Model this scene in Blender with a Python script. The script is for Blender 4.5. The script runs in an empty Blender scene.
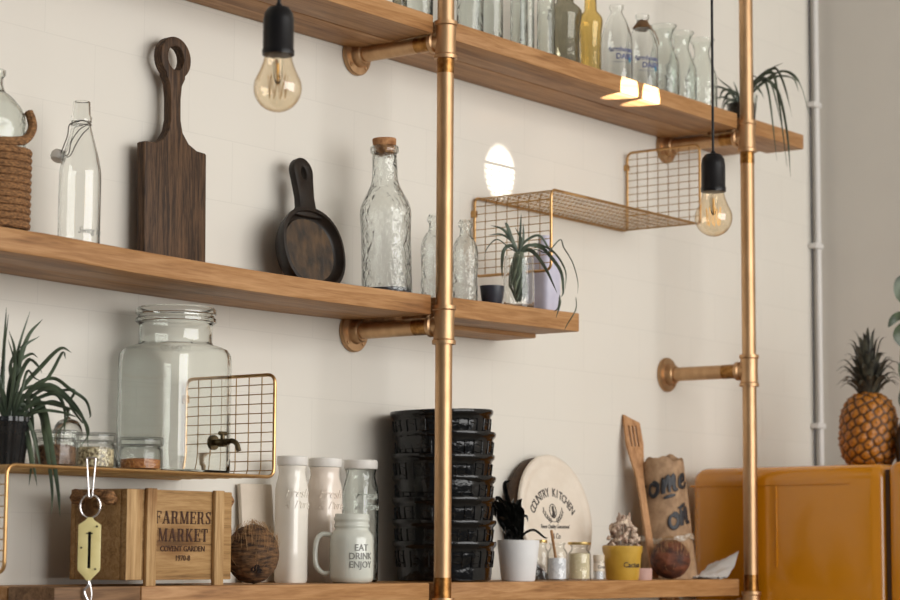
import bpy, bmesh, math, random
from mathutils import Vector, Matrix, noise
PI = math.pi
S = bpy.context.scene
C = S.collection
random.seed(7)

# ------------------------------------------------------------------ materials
def rgb(r, g, b):
    f = lambda c: (c/255/12.92) if c/255 <= .04045 else ((c/255+.055)/1.055)**2.4
    return (f(r), f(g), f(b), 1)

def new_mat(name):
    m = bpy.data.materials.new(name); m.use_nodes = True
    nt = m.node_tree; nt.nodes.clear()
    out = nt.nodes.new('ShaderNodeOutputMaterial')
    return m, nt, out

def N(nt, t, **kw):
    n = nt.nodes.new(t)
    for k, v in kw.items():
        if k in n.inputs: n.inputs[k].default_value = v
        else: setattr(n, k, v)
    return n

def ramp(nt, stops):
    r = nt.nodes.new('ShaderNodeValToRGB'); e = r.color_ramp.elements
    while len(e) < len(stops): e.new(.5)
    for i, (p, c) in enumerate(stops): e[i].position = p; e[i].color = c
    return r

def coords(nt, scale=(1, 1, 1), rot=(0, 0, 0), kind='Object'):
    tc = nt.nodes.new('ShaderNodeTexCoord'); mp = nt.nodes.new('ShaderNodeMapping')
    mp.inputs['Scale'].default_value = scale; mp.inputs['Rotation'].default_value = rot
    nt.links.new(tc.outputs[kind], mp.inputs[0]); return mp

def simple(name, c1, c2=None, rough=.5, metal=0, scale=(40, 40, 40), bump=0, spec=.5, detail=4, coat=0, lo=.35, hi=.65, sss=0):
    m, nt, out = new_mat(name); L = nt.links.new
    p = N(nt, 'ShaderNodeBsdfPrincipled', Roughness=rough, Metallic=metal)
    p.inputs['Specular IOR Level'].default_value = spec; p.inputs['Coat Weight'].default_value = coat
    p.inputs['Coat Roughness'].default_value = .08
    mp = coords(nt, scale); nz = N(nt, 'ShaderNodeTexNoise', Scale=1.0, Detail=float(detail))
    L(mp.outputs[0], nz.inputs['Vector'])
    r = ramp(nt, [(lo, c1), (hi, c2 or c1)]); L(nz.outputs['Fac'], r.inputs[0]); L(r.outputs[0], p.inputs['Base Color'])
    if bump:
        b = N(nt, 'ShaderNodeBump', Strength=bump, Distance=.002); L(nz.outputs['Fac'], b.inputs['Height']); L(b.outputs[0], p.inputs['Normal'])
    if sss:
        p.inputs['Subsurface Weight'].default_value = sss; p.inputs['Subsurface Radius'].default_value = (.01, .008, .006)
    L(p.outputs[0], out.inputs[0]); return m

def wood(name, dark, mid, light, axis='X', rough=.5, knots=True, scale=1.0, bump=.25):
    m, nt, out = new_mat(name); L = nt.links.new
    p = N(nt, 'ShaderNodeBsdfPrincipled', Roughness=rough); p.inputs['Specular IOR Level'].default_value = .3
    s = {'X': (1.6, 26, 26), 'Z': (26, 26, 1.6), 'Y': (26, 1.6, 26)}[axis]
    k = {'X': (6, 14, 14), 'Z': (14, 14, 6), 'Y': (14, 6, 14)}[axis]
    s = tuple(v*scale for v in s); k = tuple(v*scale for v in k)
    mp = coords(nt, s)
    n0 = N(nt, 'ShaderNodeTexNoise', Scale=1.2, Detail=3.0); L(mp.outputs[0], n0.inputs['Vector'])
    n1 = N(nt, 'ShaderNodeTexNoise', Scale=2.2, Detail=8.0, Roughness=.62, Distortion=1.2); L(mp.outputs[0], n1.inputs['Vector'])
    mp3 = coords(nt, tuple(v*5 for v in s)); n3 = N(nt, 'ShaderNodeTexNoise', Scale=3.0, Detail=3.0); L(mp3.outputs[0], n3.inputs['Vector'])
    a = N(nt, 'ShaderNodeMath', operation='MULTIPLY_ADD'); a.inputs[1].default_value = .35
    L(n3.outputs['Fac'], a.inputs[0]); L(n1.outputs['Fac'], a.inputs[2])
    r = ramp(nt, [(.42, dark), (.62, mid), (.85, light)]); L(a.outputs[0], r.inputs[0])
    col = r.outputs[0]
    if knots:
        mk = coords(nt, k)
        nd = N(nt, 'ShaderNodeTexNoise', Scale=3.0, Detail=2.0); L(mk.outputs[0], nd.inputs['Vector'])
        ad = N(nt, 'ShaderNodeMixRGB', Fac=.25); L(mk.outputs[0], ad.inputs[1]); L(nd.outputs['Color'], ad.inputs[2])
        v = N(nt, 'ShaderNodeTexVoronoi', Scale=.75); L(ad.outputs[0], v.inputs['Vector'])
        rk = ramp(nt, [(.0, (.25, .2, .16, 1)), (.16, (.5, .38, .28, 1)), (.33, (1, 1, 1, 1))]); L(v.outputs['Distance'], rk.inputs[0])
        mx = N(nt, 'ShaderNodeMixRGB', blend_type='MULTIPLY', Fac=.85); L(col, mx.inputs[1]); L(rk.outputs[0], mx.inputs[2]); col = mx.outputs[0]
    L(col, p.inputs['Base Color'])
    b = N(nt, 'ShaderNodeBump', Strength=bump, Distance=.001); L(a.outputs[0], b.inputs['Height']); L(b.outputs[0], p.inputs['Normal'])
    L(p.outputs[0], out.inputs[0]); return m

def glass(name, centre=(.985, .99, .985, 1), edge=(.10, .13, .12, 1), rough=.0, bump=0, bscale=60, ior=1.5, e0=.6, real=False, refl=.35):
    """real=True: refracting glass. Otherwise thin-walled glass: absorption grows towards grazing view (longer path), Schlick reflectance"""
    m, nt, out = new_mat(name); L = nt.links.new
    bmp = None
    if bump:
        mp = coords(nt, (bscale,)*3); nz = N(nt, 'ShaderNodeTexNoise', Scale=1.0, Detail=2.0, Distortion=.6); L(mp.outputs[0], nz.inputs['Vector'])
        bmp = N(nt, 'ShaderNodeBump', Strength=bump, Distance=.004); L(nz.outputs['Fac'], bmp.inputs['Height'])
    if real:
        g = N(nt, 'ShaderNodeBsdfGlass', Roughness=rough, IOR=ior, Color=centre)
        if bmp: L(bmp.outputs[0], g.inputs['Normal'])
        L(g.outputs[0], out.inputs[0]); return m
    lw = N(nt, 'ShaderNodeLayerWeight', Blend=.5)
    mid = tuple(a*.6+b*.4 for a, b in zip(centre, edge))
    r = ramp(nt, [(0, centre), (e0, centre), (.88, mid), (1, edge)])
    t = N(nt, 'ShaderNodeBsdfTransparent'); g = N(nt, 'ShaderNodeBsdfGlossy', Roughness=max(rough, .02))
    pw = N(nt, 'ShaderNodeMath', operation='POWER'); pw.inputs[1].default_value = 4.0; L(lw.outputs['Facing'], pw.inputs[0])
    fr = N(nt, 'ShaderNodeMath', operation='MULTIPLY_ADD'); fr.inputs[1].default_value = refl; fr.inputs[2].default_value = ((ior-1)/(ior+1))**2*.8; L(pw.outputs[0], fr.inputs[0])
    mx = nt.nodes.new('ShaderNodeMixShader')
    L(lw.outputs['Facing'], r.inputs[0]); L(r.outputs[0], t.inputs['Color']); L(fr.outputs[0], mx.inputs[0])
    L(t.outputs[0], mx.inputs[1]); L(g.outputs[0], mx.inputs[2]); L(mx.outputs[0], out.inputs[0])
    if bmp:
        for n in (lw, g): L(bmp.outputs[0], n.inputs['Normal'])
    return m

def wall_mat(name, c, tile=True, rough=.22):
    m, nt, out = new_mat(name); L = nt.links.new
    p = N(nt, 'ShaderNodeBsdfPrincipled', Roughness=rough); p.inputs['Specular IOR Level'].default_value = .45
    if tile:
        mp = coords(nt, (1, 1, 1), (PI/2, 0, 0))
        # the wall lies in XZ: turn Z into the brick texture's Y
        sx = nt.nodes.new('ShaderNodeSeparateXYZ'); cx = nt.nodes.new('ShaderNodeCombineXYZ')
        tc = nt.nodes.new('ShaderNodeTexCoord'); L(tc.outputs['Object'], sx.inputs[0]); L(sx.outputs['X'], cx.inputs['X']); L(sx.outputs['Z'], cx.inputs['Y'])
        br = N(nt, 'ShaderNodeTexBrick', Scale=1.0); br.offset = .5
        br.inputs['Brick Width'].default_value = .2; br.inputs['Row Height'].default_value = .098; br.inputs['Mortar Size'].default_value = .0009
        br.inputs['Mortar Smooth'].default_value = .4
        br.inputs['Color1'].default_value = c; br.inputs['Color2'].default_value = tuple(v*.985 for v in c[:3])+(1,); br.inputs['Mortar'].default_value = tuple(v*.93 for v in c[:3])+(1,)
        L(cx.outputs[0], br.inputs['Vector']); L(br.outputs['Color'], p.inputs['Base Color'])
        nz = N(nt, 'ShaderNodeTexNoise', Scale=7.0, Detail=1.0); L(tc.outputs['Object'], nz.inputs['Vector'])
        b1 = N(nt, 'ShaderNodeBump', Strength=.25, Distance=.01); L(nz.outputs['Fac'], b1.inputs['Height'])
        b2 = N(nt, 'ShaderNodeBump', Strength=.15, Distance=.001, invert=True); L(br.outputs['Fac'], b2.inputs['Height']); L(b1.outputs[0], b2.inputs['Normal']); L(b2.outputs[0], p.inputs['Normal'])
    else:
        mp = coords(nt, (3, 3, 3)); nz = N(nt, 'ShaderNodeTexNoise', Scale=2.0, Detail=5.0); L(mp.outputs[0], nz.inputs['Vector'])
        r = ramp(nt, [(.3, c), (.7, tuple(v*.96 for v in c[:3])+(1,))]); L(nz.outputs['Fac'], r.inputs[0]); L(r.outputs[0], p.inputs['Base Color'])
    L(p.outputs[0], out.inputs[0]); return m

M = {}
M['tile'] = wall_mat('white_glazed_tile', rgb(224, 219, 209))
M['plaster'] = wall_mat('painted_plaster', rgb(208, 203, 195), tile=False, rough=.7)
M['floor'] = wood('floor_boards', rgb(112, 104, 94), rgb(130, 122, 110), rgb(146, 138, 124), 'X', .5, False)
M['ceiling'] = simple('ceiling_paint', rgb(215, 210, 202), rough=.9)
M['pine'] = wood('oiled_pine', rgb(122, 82, 46), rgb(160, 115, 71), rgb(186, 142, 97), 'X', .5)
M['pine_dark'] = wood('weathered_pine', rgb(70, 50, 34), rgb(112, 82, 56), rgb(146, 112, 80), 'X', .6)
M['pine_end'] = wood('crate_pine', rgb(104, 76, 46), rgb(154, 118, 74), rgb(180, 144, 98), 'X', .65, True, 1.6)
M['pine_z'] = wood('crate_cleat', rgb(120, 90, 56), rgb(168, 132, 88), rgb(196, 162, 116), 'Z', .65, True, 1.6)
M['dark_wood'] = wood('dark_walnut', rgb(26, 19, 14), rgb(60, 43, 30), rgb(104, 77, 54), 'Z', .6, False, 2.6, 1.0)
M['iron'] = simple('seasoned_wood_black', rgb(22, 17, 14), rgb(40, 31, 24), .45, 0, (30, 30, 30), .3, spec=.3)
M['patina'] = simple('worn_brown_patina', rgb(36, 28, 22), rgb(88, 66, 42), .5, 0, (55, 30, 30), .8, detail=6)
M['spatula'] = wood('beech', rgb(140, 96, 60), rgb(176, 128, 86), rgb(196, 150, 106), 'Z', .55, False, 2)
M['brass'] = simple('brushed_brass', rgb(186, 150, 112), rgb(200, 164, 126), .45, 1, (60, 60, 20))
M['brass_dark'] = simple('darker_brass', rgb(128, 88, 46), rgb(176, 130, 76), .34, 1, (120, 120, 120))  # darker than the pipes, for the sleeves beside the tees
M['brass_wire'] = simple('brass_rail', rgb(186, 146, 96), rgb(200, 160, 110), .36, 1)
M['grid_wire'] = simple('grid_wire', rgb(160, 126, 80), rgb(176, 142, 94), .36, 1)
M['gold'] = simple('gold_lid', rgb(206, 176, 112), rgb(220, 192, 130), .3, 1)
M['bronze'] = simple('aged_bronze', rgb(74, 64, 48), rgb(112, 98, 74), .35, 1)
M['steel'] = simple('bright_steel', rgb(205, 200, 198), rough=.22, metal=1)
M['wire'] = simple('dark_steel_wire', rgb(96, 92, 88), rough=.3, metal=1)
M['scale_plate'] = simple('cream_yellow_enamel', rgb(222, 206, 142), rgb(232, 218, 158), .35)
M['black_plastic'] = simple('black_bakelite', rgb(13, 12, 15), rgb(17, 16, 19), .34, spec=.25)
M['black_glaze'] = simple('black_gloss_glaze', rgb(7, 7, 8), rgb(9, 9, 10), .10, 0, (60, 60, 60), .6, spec=.38)
M['black_leaf'] = simple('black_leaf', rgb(12, 12, 11), rgb(26, 26, 23), .16, 0, (80, 80, 80), 1.0)
M['slate'] = simple('slate_glaze', rgb(40, 42, 52), rgb(48, 50, 60), .35)
M['black_pot'] = simple('black_ribbed_glaze', rgb(24, 25, 27), rgb(32, 33, 35), .22)
M['white_glaze'] = simple('white_glaze', rgb(216, 213, 206), rgb(222, 219, 212), .15, coat=.3)
M['mug'] = simple('pale_grey_green_glaze', rgb(200, 202, 192), rgb(206, 208, 198), .16, coat=.3)
M['white_matt'] = simple('matt_white', rgb(222, 222, 222), rgb(226, 226, 226), .6)
M['lid_white'] = simple('white_lid', rgb(226, 222, 216), rough=.45)
M['milk_white'] = simple('opaque_white_glass', rgb(232, 226, 214), rgb(236, 230, 219), .14, coat=.4)
M['milk_pink'] = simple('opaque_cream_glass', rgb(228, 214, 200), rgb(232, 219, 206), .14, coat=.4)
M['cream'] = simple('cream_enamel', rgb(222, 210, 194), rgb(228, 217, 202), .28)
M['cream_panel'] = simple('cream_board', rgb(205, 192, 174), rgb(212, 199, 182), .6)
M['plate_back'] = wood('dark_plate_back', rgb(44, 32, 24), rgb(66, 48, 34), rgb(84, 62, 44), 'Z', .6, False)
M['ink'] = simple('dark_ink', rgb(52, 44, 40), rough=.6)
M['burnt'] = simple('burnt_lettering', rgb(58, 32, 18), rgb(72, 42, 24), .8)
M['black_ink'] = simple('black_paint', rgb(28, 27, 32), rough=.5)
M['grey_ink'] = simple('grey_lettering', rgb(128, 128, 122), rough=.4)
M['blue_ink'] = simple('blue_print', rgb(76, 82, 124), rough=.5)
M['teal_ink'] = simple('teal_print', rgb(60, 140, 170), rough=.5)
M['rope'] = simple('jute_rope', rgb(92, 62, 36), rgb(160, 116, 74), .9, 0, (180, 180, 420), 1.0)
M['twine'] = simple('brown_twine', rgb(92, 64, 38), rgb(140, 102, 64), .9, 0, (300, 300, 300), 1.0)
M['coconut'] = simple('coconut_husk', rgb(48, 32, 20), rgb(120, 86, 54), .85, 0, (60, 60, 260), 1.0, detail=8)
M['coconut_red'] = simple('dark_coconut', rgb(52, 26, 18), rgb(118, 66, 42), .7, 0, (40, 40, 90), 1.0, detail=8)
M['fibre'] = simple('coconut_fibre', rgb(150, 112, 72), rgb(176, 138, 94), .8)
M['eye'] = simple('coconut_eye', rgb(34, 22, 16), rough=.9)
M['cork'] = simple('cork', rgb(140, 92, 56), rgb(192, 142, 96), .9, 0, (120, 120, 120), .8)
M['kraft'] = simple('kraft_paper', rgb(142, 112, 84), rgb(172, 140, 108), .8, 0, (60, 60, 60), .6)
M['tape'] = simple('clear_tape', rgb(196, 186, 172), rgb(150, 130, 106), .12, 0, (160, 160, 160), 1.0, spec=1)
M['yellow_pot'] = simple('mustard_glaze', rgb(190, 150, 56), rgb(202, 162, 68), .3, coat=.2)
M['pink_pot'] = simple('dusty_pink_clay', rgb(186, 148, 138), rgb(196, 160, 148), .7)
M['flower'] = simple('dried_flower', rgb(140, 108, 92), rgb(228, 208, 186), .8, 0, (90, 90, 90), .6)
M['cloth'] = simple('white_cotton', rgb(222, 221, 220), rgb(228, 227, 226), .9)
M['paper'] = simple('beige_card', rgb(176, 150, 122), rgb(186, 162, 134), .8)
M['fridge'] = simple('mustard_enamel', rgb(202, 130, 10), rgb(206, 134, 12), .2, 0, (3, 3, 3), 0, coat=.4)
M['gasket'] = simple('dark_gasket', rgb(70, 42, 20), rough=.7)
M['pipe_white'] = simple('white_painted_pipe', rgb(215, 212, 208), rough=.4)
M['leaf'] = simple('spider_leaf', rgb(50, 62, 46), rgb(88, 102, 78), .4, 0, (20, 20, 20))
M['leaf_grey'] = simple('air_plant_leaf', rgb(92, 104, 84), rgb(140, 150, 124), .6, 0, (50, 50, 50))
M['leaf_dark'] = simple('dark_leaf', rgb(56, 66, 54), rgb(86, 98, 80), .5, 0, (50, 50, 50))
M['leaf_pale'] = simple('rubber_leaf', rgb(50, 62, 44), rgb(82, 98, 68), .4, 0, (50, 50, 50))
M['crown'] = simple('pineapple_crown', rgb(40, 38, 34), rgb(78, 76, 62), .55, 0, (60, 60, 60))
M['soil'] = simple('potting_soil', rgb(36, 28, 22), rgb(60, 46, 36), .95, 0, (200, 200, 200), 1)
M['seed_pale'] = simple('pale_seeds', rgb(116, 98, 66), rgb(222, 206, 166), .6, 0, (260, 260, 260), 1, detail=2, lo=.4, hi=.6)
M['seed_brown'] = simple('brown_spice', rgb(70, 46, 28), rgb(128, 90, 56), .7, 0, (260, 260, 260), 1, detail=2)
M['seed_orange'] = simple('orange_lentils', rgb(140, 76, 28), rgb(196, 132, 66), .7, 0, (260, 260, 260), 1, detail=2)
M['salt'] = simple('white_salt', rgb(205, 206, 212), rgb(232, 232, 236), .8, 0, (300, 300, 300), .5)
M['butter'] = simple('cream_powder', rgb(204, 188, 150), rgb(218, 204, 170), .8, 0, (300, 300, 300), .5)
M['filament'] = simple('filament', rgb(214, 170, 100), rough=.3, metal=1)
M['glass'] = glass('clear_glass', (.985, .99, .985, 1), real=True, ior=1.45)
M['glass_thin'] = glass('thin_clear_glass')
M['glass_thick'] = glass('thick_glass', (.97, .985, .975, 1), real=True, bump=.25, bscale=70, ior=1.48)
M['glass_emboss'] = glass('pressed_glass', (.975, .985, .98, 1), real=True, bump=.8, bscale=90, ior=1.5)
M['glass_disp'] = glass('greenish_glass', (.976, .986, .976, 1), real=True, bump=.06, bscale=18, ior=1.48)
M['glass_smoky'] = glass('smoky_glass', (.76, .75, .70, 1), real=True, bump=.3, bscale=40)
M['glass_amber'] = glass('amber_glass', (.96, .88, .66, 1), real=True, bump=.3, bscale=40)
M['glass_bulb'] = glass('bulb_glass', (.985, .91, .78, 1), (.45, .28, .12, 1), .015, .35, 50, 2.1, .45, refl=.6)
M['glass_jar'] = glass('jar_glass', (.985, .99, .985, 1), (.06, .08, .07, 1), bump=.5, bscale=60, e0=.5)
M['lavender'] = simple('lavender_card', rgb(188, 186, 204), rgb(198, 196, 212), .5)

def pineapple_mat():
    m, nt, out = new_mat('pineapple_skin'); L = nt.links.new
    p = N(nt, 'ShaderNodeBsdfPrincipled', Roughness=.45)
    at = nt.nodes.new('ShaderNodeAttribute'); at.attribute_name = 'eye'
    r = ramp(nt, [(.0, rgb(58, 38, 18)), (.3, rgb(112, 68, 20)), (.6, rgb(184, 116, 32)), (.9, rgb(92, 58, 30)), (1, rgb(206, 164, 96))])
    L(at.outputs['Fac'], r.inputs[0]); L(r.outputs[0], p.inputs['Base Color']); L(p.outputs[0], out.inputs[0]); return m
M['pineapple'] = pineapple_mat()

# ------------------------------------------------------------------ geometry
class G:
    def __init__(s): s.v = []; s.f = []
    def add(s, v, f):
        o = len(s.v); s.v += [tuple(x) for x in v]; s.f += [tuple(i+o for i in q) for q in f]; return s
    def lathe(s, prof, seg=48, at=(0, 0, 0), sq=None, flute=0, nfl=0):
        """prof: (r, z) or (r, z, n) rows; n = superellipse power of the section"""
        v = []; f = []; rows = []
        for row in prof:
            r, z = row[0], row[1]; n = row[2] if len(row) > 2 else 2
            if r < 1e-6: rows.append([len(v)]); v.append((at[0], at[1], at[2]+z)); continue
            ids = []
            for k in range(seg):
                a = 2*PI*k/seg; c, d = math.cos(a), math.sin(a)
                q = r if n == 2 else r/(abs(c)**n+abs(d)**n)**(1/n)
                if nfl: q *= 1+flute*math.cos(nfl*a)
                ids.append(len(v)); v.append((at[0]+q*c, at[1]+q*d, at[2]+z))
            rows.append(ids)
        for a, b in zip(rows, rows[1:]):
            if len(a) == 1 and len(b) == 1: continue
            for k in range(seg):
                j = (k+1) % seg
                if len(a) == 1: f.append((a[0], b[j], b[k]))
                elif len(b) == 1: f.append((a[k], a[j], b[0]))
                else: f.append((a[k], a[j], b[j], b[k]))
        return s.add(v, f)
    def tube(s, pts, r, seg=8, closed=False, flat=1.0, up=None, cap=True, fix=False):
        pts = [Vector(p) for p in pts]; n = len(pts); R = r if callable(r) else (lambda t: r)
        T = []
        for i in range(n):
            a = pts[(i-1) % n] if (closed or i > 0) else pts[0]; b = pts[(i+1) % n] if (closed or i < n-1) else pts[-1]
            t = (b-a); T.append(t.normalized() if t.length > 1e-9 else Vector((0, 0, 1)))
        u = Vector(up) if up else (Vector((0, 0, 1)) if abs(T[0].z) < .9 else Vector((1, 0, 0)))
        u = (u-T[0]*u.dot(T[0])).normalized(); v = []; f = []
        for i in range(n):
            if fix: u = Vector(up)
            if i: u = (u-T[i]*u.dot(T[i])); u = u.normalized() if u.length > 1e-6 else T[i].orthogonal().normalized()
            w = T[i].cross(u); rr = R(i/(n-1))
            for k in range(seg):
                a = 2*PI*k/seg; v.append(pts[i]+w*math.cos(a)*rr+u*math.sin(a)*rr*flat)
        m = n if closed else n-1
        for i in range(m):
            j = (i+1) % n
            for k in range(seg):
                l = (k+1) % seg; f.append((i*seg+k, i*seg+l, j*seg+l, j*seg+k))
        if cap and not closed:
            f.append(tuple(range(seg))[::-1]); f.append(tuple((n-1)*seg+k for k in range(seg)))
        return s.add(v, f)
    def cyl(s, a, b, r, seg=24): return s.tube([a, b], r, seg)
    def box(s, lo, hi, bev=0, seg=2, warp=None):
        bm = bmesh.new(); bmesh.ops.create_cube(bm, size=1)
        for v in bm.verts: v.co = Vector([(lo[i]+hi[i])/2+v.co[i]*(hi[i]-lo[i]) for i in range(3)])
        if bev: bmesh.ops.bevel(bm, geom=list(bm.edges), offset=bev, segments=seg, profile=.5, affect='EDGES')
        return s.bm(bm)
    def bm(s, bm):
        bm.verts.index_update(); v = [x.co.copy() for x in bm.verts]; f = [[q.index for q in x.verts] for x in bm.faces]; bm.free(); return s.add(v, f)
    def prism(s, out, y0, y1, holes=(), bev=0):
        """outline in local XZ (list of (x,z)) with optional hole, extruded from y0 (front) to y1"""
        if not holes:
            n = len(out); v = [(x, y0, z) for x, z in out]+[(x, y1, z) for x, z in out]
            bm = bmesh.new(); vs = [bm.verts.new(p) for p in v]
            a = bm.faces.new(vs[:n]); b = bm.faces.new(vs[n:][::-1])
            for i in range(n): bm.faces.new((vs[i], vs[n+i], vs[n+(i+1) % n], vs[(i+1) % n]))
            bmesh.ops.recalc_face_normals(bm, faces=bm.faces)
            if bev:
                e = [e for e in bm.edges if abs(e.verts[0].co.y-e.verts[1].co.y) < 1e-7]
                bmesh.ops.bevel(bm, geom=e, offset=bev, segments=2, profile=.5, affect='EDGES')
            return s.bm(bm)
        bm = bmesh.new(); edges = []
        for lp in [out]+list(holes):
            vs = [bm.verts.new((x, y0, z)) for x, z in lp]
            edges += [bm.edges.new((vs[i], vs[(i+1) % len(vs)])) for i in range(len(vs))]
        bmesh.ops.triangle_fill(bm, use_beauty=True, edges=edges)
        ex = bmesh.ops.extrude_face_region(bm, geom=list(bm.faces))
        for x in ex['geom']:
            if isinstance(x, bmesh.types.BMVert): x.co.y += (y1-y0)
        bmesh.ops.recalc_face_normals(bm, faces=bm.faces)
        if bev:
            e = [e for e in bm.edges if e.is_manifold and e.calc_face_angle(0) > 1.2]
            bmesh.ops.bevel(bm, geom=e, offset=bev, segments=2, profile=.5, affect='EDGES')
        return s.bm(bm)
    def xf(s, mat): s.v = [tuple(mat @ Vector(p)) for p in s.v]; return s
    def map(s, fn): s.v = [tuple(fn(Vector(p))) for p in s.v]; return s
    def build(s, name, mat, parent=None, sharp=40, loc=None):
        me = bpy.data.meshes.new(name); me.from_pydata(s.v, [], s.f); me.validate()
        bm = bmesh.new(); bm.from_mesh(me); bmesh.ops.recalc_face_normals(bm, faces=bm.faces); bm.to_mesh(me); bm.free()
        me.shade_smooth(); me.set_sharp_from_angle(angle=math.radians(sharp))
        me.materials.append(M[mat] if isinstance(mat, str) else mat)
        o = bpy.data.objects.new(name, me); C.objects.link(o)
        if parent: o.parent = parent
        if loc: o.location = loc
        return o

def tag(o, label, cat, group=None, kind=None):
    o['label'] = label; o['category'] = cat
    if group: o['group'] = group
    if kind: o['kind'] = kind
    return o
def thing(name, label, cat, loc, rz=0, group=None, rx=0):
    o = bpy.data.objects.new(name, None); C.objects.link(o); o.empty_display_size = .02
    o.location = loc; o.rotation_euler = (rx, 0, rz); return tag(o, label, cat, group)
def struct(o): o['kind'] = 'structure'; return o
def copy_tree(o, loc, label, group=None, rz=0):
    r = o.copy(); C.objects.link(r); r.location = loc; r.rotation_euler.z = rz; r['label'] = label
    for c in o.children:
        d = c.copy(); C.objects.link(d); d.parent = r
        for e in c.children: g = e.copy(); C.objects.link(g); g.parent = d
    return r

def text_geo(txt, size, depth=.0006, width=1.0, shear=0, bold=0, align='CENTER'):
    cu = bpy.data.curves.new('lettering', 'FONT'); cu.body = txt; cu.size = size; cu.extrude = depth; cu.shear = shear; cu.offset = bold
    cu.align_x = align; cu.resolution_u = 3
    o = bpy.data.objects.new('lettering', cu); C.objects.link(o); bpy.context.view_layer.update()
    me = bpy.data.meshes.new_from_object(o.evaluated_get(bpy.context.evaluated_depsgraph_get()))
    g = G(); g.add([(v.co.x*width, -v.co.z, v.co.y) for v in me.vertices], [tuple(p.vertices) for p in me.polygons])
    bpy.data.objects.remove(o); bpy.data.curves.remove(cu); bpy.data.meshes.remove(me)
    return g                                    # lies in XZ, faces -Y
def wrap(g, R, z, ang=0):                       # bend lettering round a vertical cylinder; ang 0 faces -Y
    def fn(p):
        a = p.x/R+ang; r = R-p.y; return Vector((r*math.sin(a), -r*math.cos(a), p.z+z))
    return g.map(fn)

def arc(c, r, a0, a1, n): return [(c[0]+r*math.cos(a0+(a1-a0)*i/n), c[1]+r*math.sin(a0+(a1-a0)*i/n)) for i in range(n+1)]
def spline(pts, n=8):
    pts = [Vector(p) for p in pts]; P = [pts[0]*2-pts[1]]+pts+[pts[-1]*2-pts[-2]]; out = []
    for i in range(1, len(P)-2):
        for k in range(n):
            t = k/n; a, b, c, d = P[i-1:i+3]
            out.append(.5*((2*b)+(c-a)*t+(2*a-5*b+4*c-d)*t*t+(3*b-a-3*c+d)*t**3))
    return out+[pts[-1]]

# ------------------------------------------------------------------ room shell
g = G().box((-3.2, 0, -.95), (1.75, .1, 1.75)); struct(g.build('wall_back', 'tile'))
g = G().box((1.68, -4.2, -.95), (1.78, -.0, 1.75)); struct(g.build('wall_right', 'plaster'))
g = G().box((-3.2, -4.2, -1.0), (1.78, .1, -.95)); struct(g.build('floor', 'floor'))
g = G().box((-3.2, -4.2, 1.75), (1.78, .1, 1.8)); struct(g.build('ceiling', 'ceiling'))
# white conduit in the corner with saddle clips
t = thing('wall_conduit', 'thin white conduit pipe running vertically beside the room corner', 'pipe', (1.645, -.012, -.95))
G().cyl((0, 0, 0), (0, 0, 2.699), .0078, 16).build('pipe', 'pipe_white', t)
G().cyl((-.0165, .006, 0), (-.0165, .006, 2.699), .0022, 8).build('gap_shadow_rod', 'slate', t)  # thin dark rod standing in for the shadow in the gap beside the pipe
for z in (1.065, .74, .333): G().box((-.026, -.010, z+.95-.006), (.010, .0115, z+.95+.006), .002).build('saddle_clip', 'pipe_white', t)

# ------------------------------------------------------------------ pipe uprights
RP = .0138; YP = -.192
def stand(X, zs, label):
    t = thing('brass_pipe_upright', label, 'pipe', (X, YP, -.95))
    o = .95
    G().cyl((0, 0, .012), (0, 0, 2.699), RP, 32).build('pole', 'brass', t)
    G().lathe([(0, 0), (.029, 0), (.029, .006), (.02, .012), (.018, .03), (RP, .03)], 32).build('floor_flange', 'brass', t)
    for i, z in enumerate(zs):
        h = .0312; R = .0172
        g = G().lathe([(RP, -h+.001), (R+.002, -h), (R+.0022, -h+.006), (R, -h+.008), (R-.0006, 0), (R, h-.008), (R+.0022, h-.006), (R+.002, h), (RP, h-.001)], 36, (0, 0, z+o))
        e = G().lathe([(0, .0), (.0155, .0), (.0155, .018), (.0185, .020), (.0185, .027), (.0145, .028), (0, .028)], 32)
        e.xf(Matrix.Translation((0, 0, z+o)) @ Matrix.Rotation(-PI/2, 4, 'X')); g.add(e.v, e.f)
        g.build('tee_fitting', 'brass', t)
        if z > -.3:
            zz = z+o
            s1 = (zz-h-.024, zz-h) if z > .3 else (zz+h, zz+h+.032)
            if z > .5 or z < .2: G().cyl((0, 0, s1[0]), (0, 0, s1[1]), RP+.0005, 32).build('reflection_sleeve', 'brass_dark', t)  # darker sleeve on the pole: a dark reflection put into the brass colour
            bp = G().cyl((0, .02, zz), (0, -YP-.006, zz), RP, 28); bp = bp.build('bracket_pipe', 'brass', t)
            G().cyl((0, .028, zz), (0, .058, zz), RP+.0005, 28).build('bracket_sleeve', 'brass_dark', bp)  # darker brass sleeve round the bracket pipe near the tee
            f = G().lathe([(0, 0), (.0335, 0), (.0345, .002), (.0345, .006), (.033, .008), (.0215, .009), (.0195, .012), (.019, .022), (.017, .024), (.0135, .024)], 40)
            for k in range(4):
                a = PI/4+k*PI/2; f.lathe([(.0036, .0078), (.0036, .0102), (0, .0108)], 12, (.0272*math.cos(a), .0272*math.sin(a), 0))
            f.xf(Matrix.Translation((0, -YP-.0005, zz)) @ Matrix.Rotation(PI/2, 4, 'X')); f.build('wall_flange', 'brass', bp)
    return t
stand(0, [.879, .4105, -.057], 'brass pipe upright nearer the middle, crossing in front of the stacked black bowls')
stand(1.0, [.8735, .4055, -.057], 'brass pipe upright standing in front of the mustard fridge')

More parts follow.
